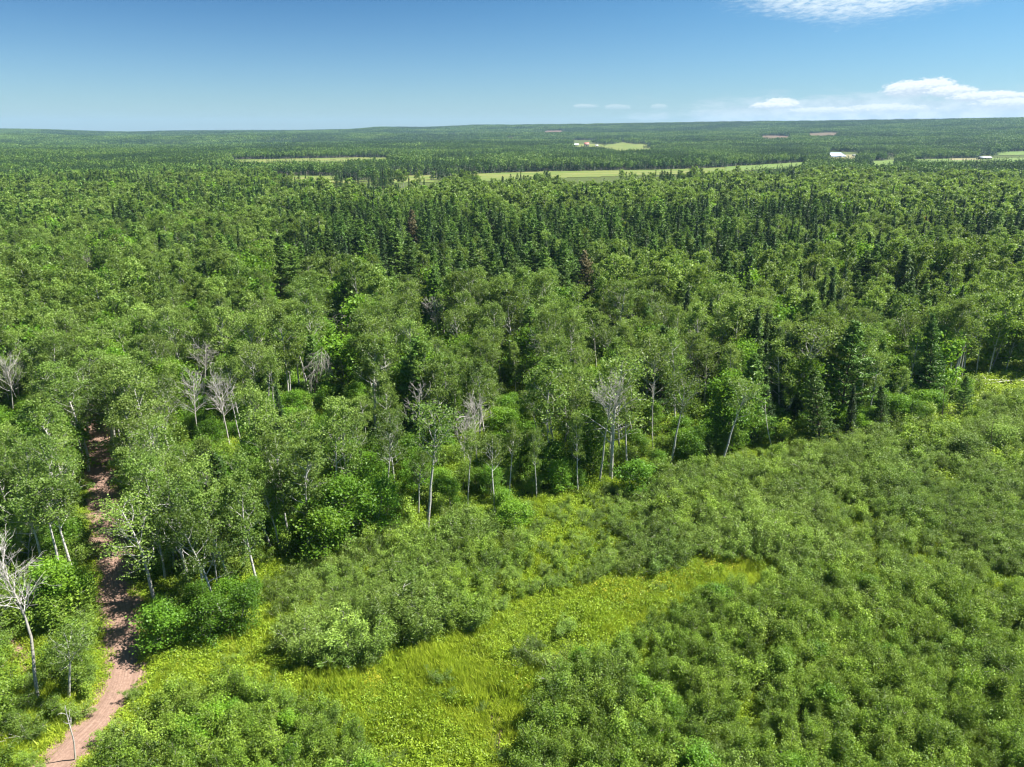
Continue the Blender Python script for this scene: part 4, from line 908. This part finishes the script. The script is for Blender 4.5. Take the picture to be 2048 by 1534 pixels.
sp = rng.random(len(x)) < np.where(px_ > 1350, 0.42, 0.16)+0.25*(ty_ < 400)
k = field_clear(x, y, 15.5) & unhide(x, y, 14.5)
h = rng.uniform(0.72, 1.12, len(x))*(0.82+0.36*vnoise(x/17, y/17, 91)); kk = k & isc & ~sp; put('pine', x[kk], y[kk], np.minimum(14.8*h[kk]*rng.uniform(0.78, 1.12, kk.sum()), 17.5), rng.uniform(0.85, 1.25, kk.sum())*big[kk])
kk = k & isc & sp; put('spruce', x[kk], y[kk], np.minimum(15.5*h[kk], 18), rng.uniform(0.8, 1.1, kk.sum()))
b2 = k & ~isc; mp_ = rng.random(len(x)) < 0.13
kk = b2 & mp_; put('maple', x[kk], y[kk], 13.0*h[kk], rng.uniform(0.85, 1.15, kk.sum())*big[kk])
front = np.where(px_ > roadx(py_), np.interp(px_, EX, EY)-py_, 400)
kk = b2 & ~mp_ & ((front > 14) | (rng.random(len(x)) < 0.5)); put('aspen', x[kk], y[kk], 15.0*h[kk]*np.where(px_[kk] < 560, 0.95, 1.03), rng.uniform(0.8, 1.15, kk.sum())*big[kk])
pr = project(RL[:, 0], RL[:, 1], hgt(RL[:, 0], RL[:, 1]))[1]; seg_ = RL[pr < 945]; ds = np.concatenate([[0], np.cumsum(np.hypot(*np.diff(seg_, axis=0).T))]); s_ = np.arange(0, ds[-1], 2.4)
vx = np.interp(s_, ds, seg_[:, 0])+np.where(np.arange(len(s_)) % 2, 1, -1)*rng.uniform(1.7, 2.4, len(s_)); vy = np.interp(s_, ds, seg_[:, 1])+rng.normal(size=len(s_))*0.4
put('aspen', vx, vy, rng.uniform(11, 14.5, len(vx)), rng.uniform(1.2, 1.45, len(vx)))
LB = [(178, 1345, 3.6), (160, 1300, 4.2), (122, 1335, 3.8), (30, 1262, 4.6), (70, 1250, 4.2), (105, 1262, 4.4), (150, 1250, 4.5), (178, 1240, 3.6), (12, 1225, 5.2), (50, 1210, 5.2), (160, 1205, 4.4), (120, 1365, 2.6), (60, 1425, 2.6), (22, 1408, 3.2), (105, 1440, 2.2), (150, 1380, 3.0), (175, 1400, 2.0), (5, 1450, 3.0), (-30, 1340, 4), (12, 1530, 2.0), (45, 1545, 1.6), (150, 1130, 4.5), (140, 1085, 5.0)]
lb = np.array([ground_at(a_, b__)[:2] for a_, b__, _ in LB]); put('sapling', lb[:, 0], lb[:, 1], np.array([c__[2] for c__ in LB]), rng.uniform(1.5, 2.0, len(LB)))
lb2 = lb+rng.normal(size=lb.shape)*1.3; put('willow', lb2[:, 0], lb2[:, 1], np.array([c__[2]*0.8 for c__ in LB]), rng.uniform(0.9, 1.2, len(LB)))
FA = np.array([ground_at(a_, b__)[:2] for a_, b__ in [(345, 1120), (405, 1110), (462, 1150), (508, 1140), (545, 1100), (470, 1205), (360, 1075), (430, 1065), (560, 1060), (600, 1045), (300, 1100), (520, 1190), (410, 1215), (580, 1095), (330, 1165), (450, 1245)]])
put('aspen', FA[:, 0], FA[:, 1], rng.uniform(11.5, 15, len(FA)), rng.uniform(0.8, 1.05, len(FA)))
# low growth under the front of the wood
x, y = grid(2.3, 45, 150, 0.1); px_, py_, _ = project(x, y, hgt(x, y))
k = np.where(px_ > roadx(py_), py_ < np.interp(px_, EX, EY)+5, py_ < 1240) & (polydist(x, y, RL) > 2.9) & free(x, y, -0.8)
front = np.interp(px_, EX, EY)-py_; lowl = (px_ < 330) | ((px_ > 440) & (px_ < 620))
k &= rng.random(len(x)) < np.where((front < 60) | lowl, 0.9, 0.4)
k &= unhide(x, y, 3.5, 1.0)
x, y, px_, py_ = x[k], y[k], px_[k], py_[k]; mm = rng.random(len(x)) < 0.42
put('maple', x[mm], y[mm], rng.uniform(3.0, 6.0, mm.sum()), 1.25); mm = ~mm; put('sapling', x[mm], y[mm], rng.uniform(2.2, 4.5, mm.sum()), 1.3)

# thickets
T1 = [(520, 1180), (620, 1125), (740, 1075), (850, 1080), (940, 1035), (1080, 1020), (1250, 985), (1440, 945), (1560, 905), (1720, 890), (1860, 860), (1960, 815), (2100, 800), (2500, 790), (2500, 1200), (1900, 1205), (1650, 1150), (1500, 1125), (1480, 1112), (1250, 1165), (1130, 1185), (960, 1258), (780, 1318), (640, 1350), (560, 1335), (550, 1240)]
T2 = [(345, 1420), (450, 1385), (560, 1400), (680, 1440), (730, 1520), (770, 1640), (790, 1950), (60, 1950), (110, 1640), (190, 1560), (250, 1500), (300, 1450)]
T3 = [(1340, 1235), (1480, 1200), (1560, 1172), (1700, 1170), (1900, 1210), (2600, 1205), (2700, 1950), (1050, 1950), (1045, 1534), (1070, 1440), (1120, 1375), (1200, 1330), (1265, 1265)]
x, y = grid(1.55, 28, 150, 0.14); px_, py_, _ = project(x, y, hgt(x, y)); nzh = vnoise(x/7, y/7, 41); nzk = vnoise(x/5, y/5, 43)*0.6+rng.random(len(x))*0.4
k = in_poly(px_, py_, T1) & free(x, y) & (rng.random(len(x)) < 0.9) & (vnoise(x/4.5, y/4.5, 44) > 0.10)
low = np.clip((px_-950)/150, 0, 1)*np.clip((1330-px_)/150, 0, 1)
h = (1.6+2.2*nzh+1.0*rng.random(len(x)))*(1-0.45*low)
kk = k & (nzk < 0.62); put('willow', x[kk], y[kk], h[kk], rng.uniform(0.85, 1.2, kk.sum())); kk = k & (nzk >= 0.62); put('sapling', x[kk], y[kk], h[kk]*1.05, 1.25)
x, y = grid(1.0, 28, 120, 0.14); px_, py_, _ = project(x, y, hgt(x, y)); nzh = vnoise(x/6, y/6, 51); nzk = vnoise(x/5, y/5, 53)*0.6+rng.random(len(x))*0.4
VIEW.append((205, 285, 1200, 1435, ground_at(240, 1440)[1]))
k = (in_poly(px_, py_, T3) | in_poly(px_, py_, T2)) & free(x, y) & (unhide(x, y, 3.6, 0.8) | (px_ > 420)) & (vnoise(x/3.2, y/3.2, 54) > 0.13) & (polydist(x, y, RL) > 3.0) & (rng.random(len(x)) < 0.93)
h = 2.0+1.3*nzh+rng.random(len(x))**1.5*1.5
kk = k & (nzk < 0.70); put('sapling', x[kk], y[kk], h[kk], rng.uniform(0.8, 1.15, kk.sum())); kk = k & (nzk >= 0.70) & (rng.random(len(x)) < 0.6); put('willow', x[kk], y[kk], h[kk]*0.95, rng.uniform(0.8, 1.1, kk.sum()))
odd = k & (rng.random(len(x)) < 0.035); put('maple', x[odd], y[odd], rng.uniform(2.4, 3.8, odd.sum()), rng.uniform(1.0, 1.5, odd.sum()))
odd = k & (rng.random(len(x)) < 0.03); put('sapling', x[odd], y[odd], rng.uniform(4.0, 5.2, odd.sum()), rng.uniform(0.7, 0.9, odd.sum()))
# bushes left of the road and scattered ones in the grass
x, y = grid(2.0, 30, 110, 0.14); px_, py_, _ = project(x, y, hgt(x, y)); pd = polydist(x, y, RL)
soil = np.ones(len(x), bool)
for L_, w_ in PL: soil &= polydist(x, y, L_) > w_+0.8
k = (px_ < roadx(py_)) & (py_ > 1185) & (pd > 4.0) & soil & (vnoise(x/4, y/4, 61) > np.where(py_ < 1330, 0.18, 0.38)) & free(x, y)
kk = k & (rng.random(len(x)) < 0.5); put('willow', x[kk], y[kk], rng.uniform(1.4, 4.0, kk.sum()), 1.1); kk = k & ~kk; put('sapling', x[kk], y[kk], rng.uniform(1.8, 5.0, kk.sum()), 1.4)
k = (px_ > roadx(py_)) & (pd > 4) & (py_ > 1130) & ~in_poly(px_, py_, T1) & ~in_poly(px_, py_, T2) & ~in_poly(px_, py_, T3) & (rng.random(len(x)) < 0.10) & free(x, y)
put('willow', x[k], y[k], rng.uniform(0.5, 1.2, k.sum()), 1.2)

# ------------------------------------------------------------------ the 300 largest of each kind as single plants, the rest as one mass per kind
WORDS = {'aspen': ('leafy aspen', 'aspens of the wood'), 'maple': ('round-crowned maple', 'maples among the aspens'), 'pine': ('green pine', 'pines of the dark belt'), 'spruce': ('dark spruce', 'spruces among the pines'),
         'willow': ('grey-green willow shrub', 'willow shrubs of the thickets'), 'sapling': ('bright leafy sapling', 'saplings of the thickets')}
def where(kind, px, py, ty):
    col = 'left of road' if px < 190 else 'beside the road' if px < 400 else 'left' if px < 600 else 'left of middle' if px < 800 else 'middle' if px < 1020 else 'right of middle' if px < 1240 else 'right' if px < 1460 else 'far right' if px < 1680 else 'near right border' if px < 1880 else 'at right border'
    if kind in ('willow', 'sapling'):
        row = 'in the nearest strip of thicket' if py > 1430 else 'in the near thicket' if py > 1280 else 'midway in the thicket' if py > 1120 else 'at the wood edge'
    else:
        row = 'in the front rows' if ty > 830 else 'behind the front rows' if ty > 690 else 'in the mid wood' if ty > 570 else 'in the pine belt' if ty > 440 else 'in the farthest wood'
    return row, col
ORD = [] + ['first', 'second', 'third', 'fourth', 'fifth', 'sixth', 'seventh', 'eighth', 'ninth', 'tenth', 'eleventh', 'twelfth']
MASSN = {'aspen': 'aspen_woods', 'maple': 'maple_woods', 'pine': 'pine_woods', 'spruce': 'spruce_woods', 'willow': 'willow_undergrowth', 'sapling': 'sapling_undergrowth'}
MASSL = {'aspen': 'closed canopy of light green aspens stretching back from the clearing', 'maple': 'rounder deeper green broadleaved crowns scattered through the wood', 'pine': 'belt of layered green pines across the middle distance',
         'spruce': 'narrow dark conifers scattered through the pine belt', 'willow': 'grey-green willow thicket between the wood and the grass', 'sapling': 'dense thicket of shiny-leaved saplings filling the lower right'}
LODD = {'aspen': (150, 330), 'maple': (140, 330), 'pine': (190, 340), 'spruce': (170, 330), 'willow': (110, 1e9), 'sapling': (105, 1e9)}
for kind in NAMES:
    A = np.concatenate(POOL[kind]); x, y, h, w = A.T; z = hgt(x, y); n = len(x)
    px_, py_, zc = project(x, y, z); tx, ty, _ = project(x, y, z+h*0.8); d = np.hypot(x, y)
    vis = (tx > 8) & (tx < 2040) & (ty > 300) & (ty < 1520)
    score = np.where(vis, h/zc, 0)*rng.uniform(0.92, 1.08, n)
    nind = 300-LAND[kind]; order = np.argsort(-score)[:nind]; order = order[score[order] > 0]; single = np.zeros(n, bool); single[order] = True
    K_ = KIND[kind]; n0, n1 = K_['n'][0], K_['n'][1]
    byw = {}
    for i_ in order: byw.setdefault(where(kind, px_[i_], py_[i_], ty[i_]), []).append(i_)
    hm = np.median(h[order])
    for (row, col_), ids in byw.items():
        size = {}
        for i_ in ids: size.setdefault('tall' if h[i_] > hm*1.12 else 'fairly tall' if h[i_] > hm*1.02 else 'low' if h[i_] < hm*0.85 else 'fairly low' if h[i_] < hm*0.95 else 'medium', []).append(i_)
        for sz, js in size.items():
            nc = (len(js)+11)//12; js.sort(key=lambda q: zc[q]); RK = {1: ['']}.get(nc) or {2: [', nearer rank', ', farther rank'], 3: [', nearest rank', ', middle rank', ', farthest rank']}.get(nc) or [', rank %s' % w_ for w_ in ('one', 'two', 'three', 'four', 'five', 'six', 'seven', 'eight')]
            chunks = [sorted(c_, key=lambda q: tx[q]) for c_ in np.array_split(js, nc)]
            for rk, q, i_, m_ in [(RK[ck], q, i_, len(c_)) for ck, c_ in enumerate(chunks) for q, i_ in enumerate(c_)]:
                desc, grp = WORDS[kind]; lab = '%s %s %s, %s' % (sz, desc, row, col_)
                if m_ > 1: lab = '%s %s %s, %s%s, %s from left' % (sz.replace('fairly ', 'mid-'), desc.replace('grey-green ', '').replace('bright ', ''), row, col_, rk, ORD[q])
                far = d[i_] > LODD[kind][0]; v_ = (n0+rng.integers(n1)) if far else rng.integers(n0)
                place(kind, x[i_], y[i_], h[i_], w[i_], rng.random()*6.28, (rng.normal()*0.04*h[i_], rng.normal()*0.03*h[i_]), lab, grp, var=int(v_), z=float(z[i_]))
    s = ~single; ns = s.sum(); lod = np.where(d[s] < LODD[kind][0], 0, np.where(d[s] < LODD[kind][1], 1, 2)); lod = np.minimum(lod, len(K_['n'])-1)
    off = np.cumsum([0]+K_['n']); idx = off[lod]+(rng.random(ns)*np.array(K_['n'])[lod]).astype(int)
    tops = np.array([mesh_top(o.data) for o in sorted(K_['coll'].objects, key=lambda o: o.name)]); sc_ = h[s]/tops[idx]
    scatter(MASSN[kind], kind, np.stack([x[s], y[s], z[s]], 1), np.stack([rng.normal(size=ns)*0.03, rng.normal(size=ns)*0.03, rng.random(ns)*6.283], 1), np.stack([sc_*w[s], sc_*w[s], sc_], 1), idx, label=MASSL[kind])
    print(kind, n, 'single', single.sum(), 'mass', ns)

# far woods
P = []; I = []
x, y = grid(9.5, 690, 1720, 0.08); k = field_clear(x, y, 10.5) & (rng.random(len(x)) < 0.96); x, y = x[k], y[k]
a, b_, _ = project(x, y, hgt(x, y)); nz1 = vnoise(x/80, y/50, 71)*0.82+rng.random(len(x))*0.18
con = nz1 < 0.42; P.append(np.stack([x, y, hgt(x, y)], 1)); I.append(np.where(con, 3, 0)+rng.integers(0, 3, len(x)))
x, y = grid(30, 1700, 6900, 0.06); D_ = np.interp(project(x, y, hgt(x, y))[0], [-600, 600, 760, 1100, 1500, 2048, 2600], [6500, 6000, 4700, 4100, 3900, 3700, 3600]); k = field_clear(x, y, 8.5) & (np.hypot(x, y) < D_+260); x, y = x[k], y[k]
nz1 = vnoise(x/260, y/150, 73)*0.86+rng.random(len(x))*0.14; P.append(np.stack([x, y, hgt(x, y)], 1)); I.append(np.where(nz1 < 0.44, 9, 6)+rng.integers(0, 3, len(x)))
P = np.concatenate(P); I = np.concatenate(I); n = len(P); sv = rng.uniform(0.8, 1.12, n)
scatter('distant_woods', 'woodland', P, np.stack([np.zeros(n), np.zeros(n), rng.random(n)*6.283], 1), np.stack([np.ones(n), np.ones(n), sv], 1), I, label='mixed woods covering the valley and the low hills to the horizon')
print('far clumps', n)

# sunny gaps inside the wood
GP = []
for a, b_, c_, e_ in GAPS:
    for _ in range(160):
        u_, t_ = rng.uniform(-1.1, 1.1, 2)
        if u_*u_+t_*t_ < 1.2: g_ = ground_at(a+u_*c_, b_+t_*e_); GP.append(g_)
GP = np.array(GP); n = len(GP)
scatter('clearing_grass', 'grass', GP, np.stack([np.zeros(n), np.zeros(n), rng.random(n)*6.283], 1), np.stack([np.full(n, 2.2), np.full(n, 2.2), rng.uniform(1.2, 2.4, n)], 1), rng.integers(0, 6, n), label='sunlit tall grass filling the small gaps inside the wood')
# grass and herbs
x, y = grid(0.85, 26, 105, 0.12); px_, py_, _ = project(x, y, hgt(x, y)); pd = polydist(x, y, RL)
k = pd > 1.85+0.5*vnoise(x/1.2, y/1.2, 81)
for L_, w_ in PL: k &= polydist(x, y, L_) > w_*(0.3+0.7*vnoise(x/0.9, y/0.9, 88))
k &= polydist(x, y, TRAIL) > 0.55
wd = np.where(px_ > roadx(py_), py_ < np.interp(px_, EX, EY), py_ < 1150); inT = in_poly(px_, py_, T1) | in_poly(px_, py_, T2) | in_poly(px_, py_, T3)
gold = in_poly(px_, py_, [(1150, 1165), (1250, 1140), (1380, 1105), (1490, 1090), (1500, 1130), (1380, 1170), (1250, 1210), (1180, 1200)]) | (vnoise(x/3, y/3, 85) > 0.86)
gr = vnoise(x/5, y/5, 83)*0.6+rng.random(len(x))*0.4
mead = k & ~wd & ~inT
hs = rng.uniform(0.7, 1.25, len(x))*(0.55+0.9*vnoise(x/4, y/4, 84))*np.where(pd < 3.6, 0.5, 1)
def lay(name, kind, kk, sc_, label):
    n = kk.sum(); s_ = sc_[kk]; nv = KIND[kind]['n'][0]
    scatter(name, kind, np.stack([x[kk], y[kk], hgt(x[kk], y[kk])], 1), np.stack([np.zeros(n), np.zeros(n), rng.random(n)*6.283], 1), np.stack([np.full(n, 0.9), np.full(n, 0.9), s_], 1), rng.integers(0, nv, n), label=label)
kg = mead & (gr < 0.66); lay('meadow_grass', 'grass', kg | (k & inT & (rng.random(len(x)) < 0.3)), hs, 'long yellow-green grass of the clearing and road verges')
lay('goldenrod_flowers', 'goldenrod', mead & gold & (rng.random(len(x)) < 0.75), hs*0.9, 'patches of yellow-flowering goldenrod in the clearing')
x1, y1, hs1 = x, y, hs
kf = k & ((mead & (gr > 0.50)) | (inT & (rng.random(len(x)) < 0.45)) | (wd & (rng.random(len(x)) < 0.5)))
xf, yf, hf = x[kf], y[kf], hs[kf]*1.1
x, y = grid(2.6, 105, 240, 0.1); kk = (polydist(x, y, RL) > 2.6); x, y = x[kk], y[kk]; hs = rng.uniform(1.0, 1.8, len(x))
x = np.concatenate([xf, x]); y = np.concatenate([yf, y]); hs = np.concatenate([hf, hs]); n = len(x); sxy = np.where(np.hypot(x, y) > 105, 2.0, 0.95)
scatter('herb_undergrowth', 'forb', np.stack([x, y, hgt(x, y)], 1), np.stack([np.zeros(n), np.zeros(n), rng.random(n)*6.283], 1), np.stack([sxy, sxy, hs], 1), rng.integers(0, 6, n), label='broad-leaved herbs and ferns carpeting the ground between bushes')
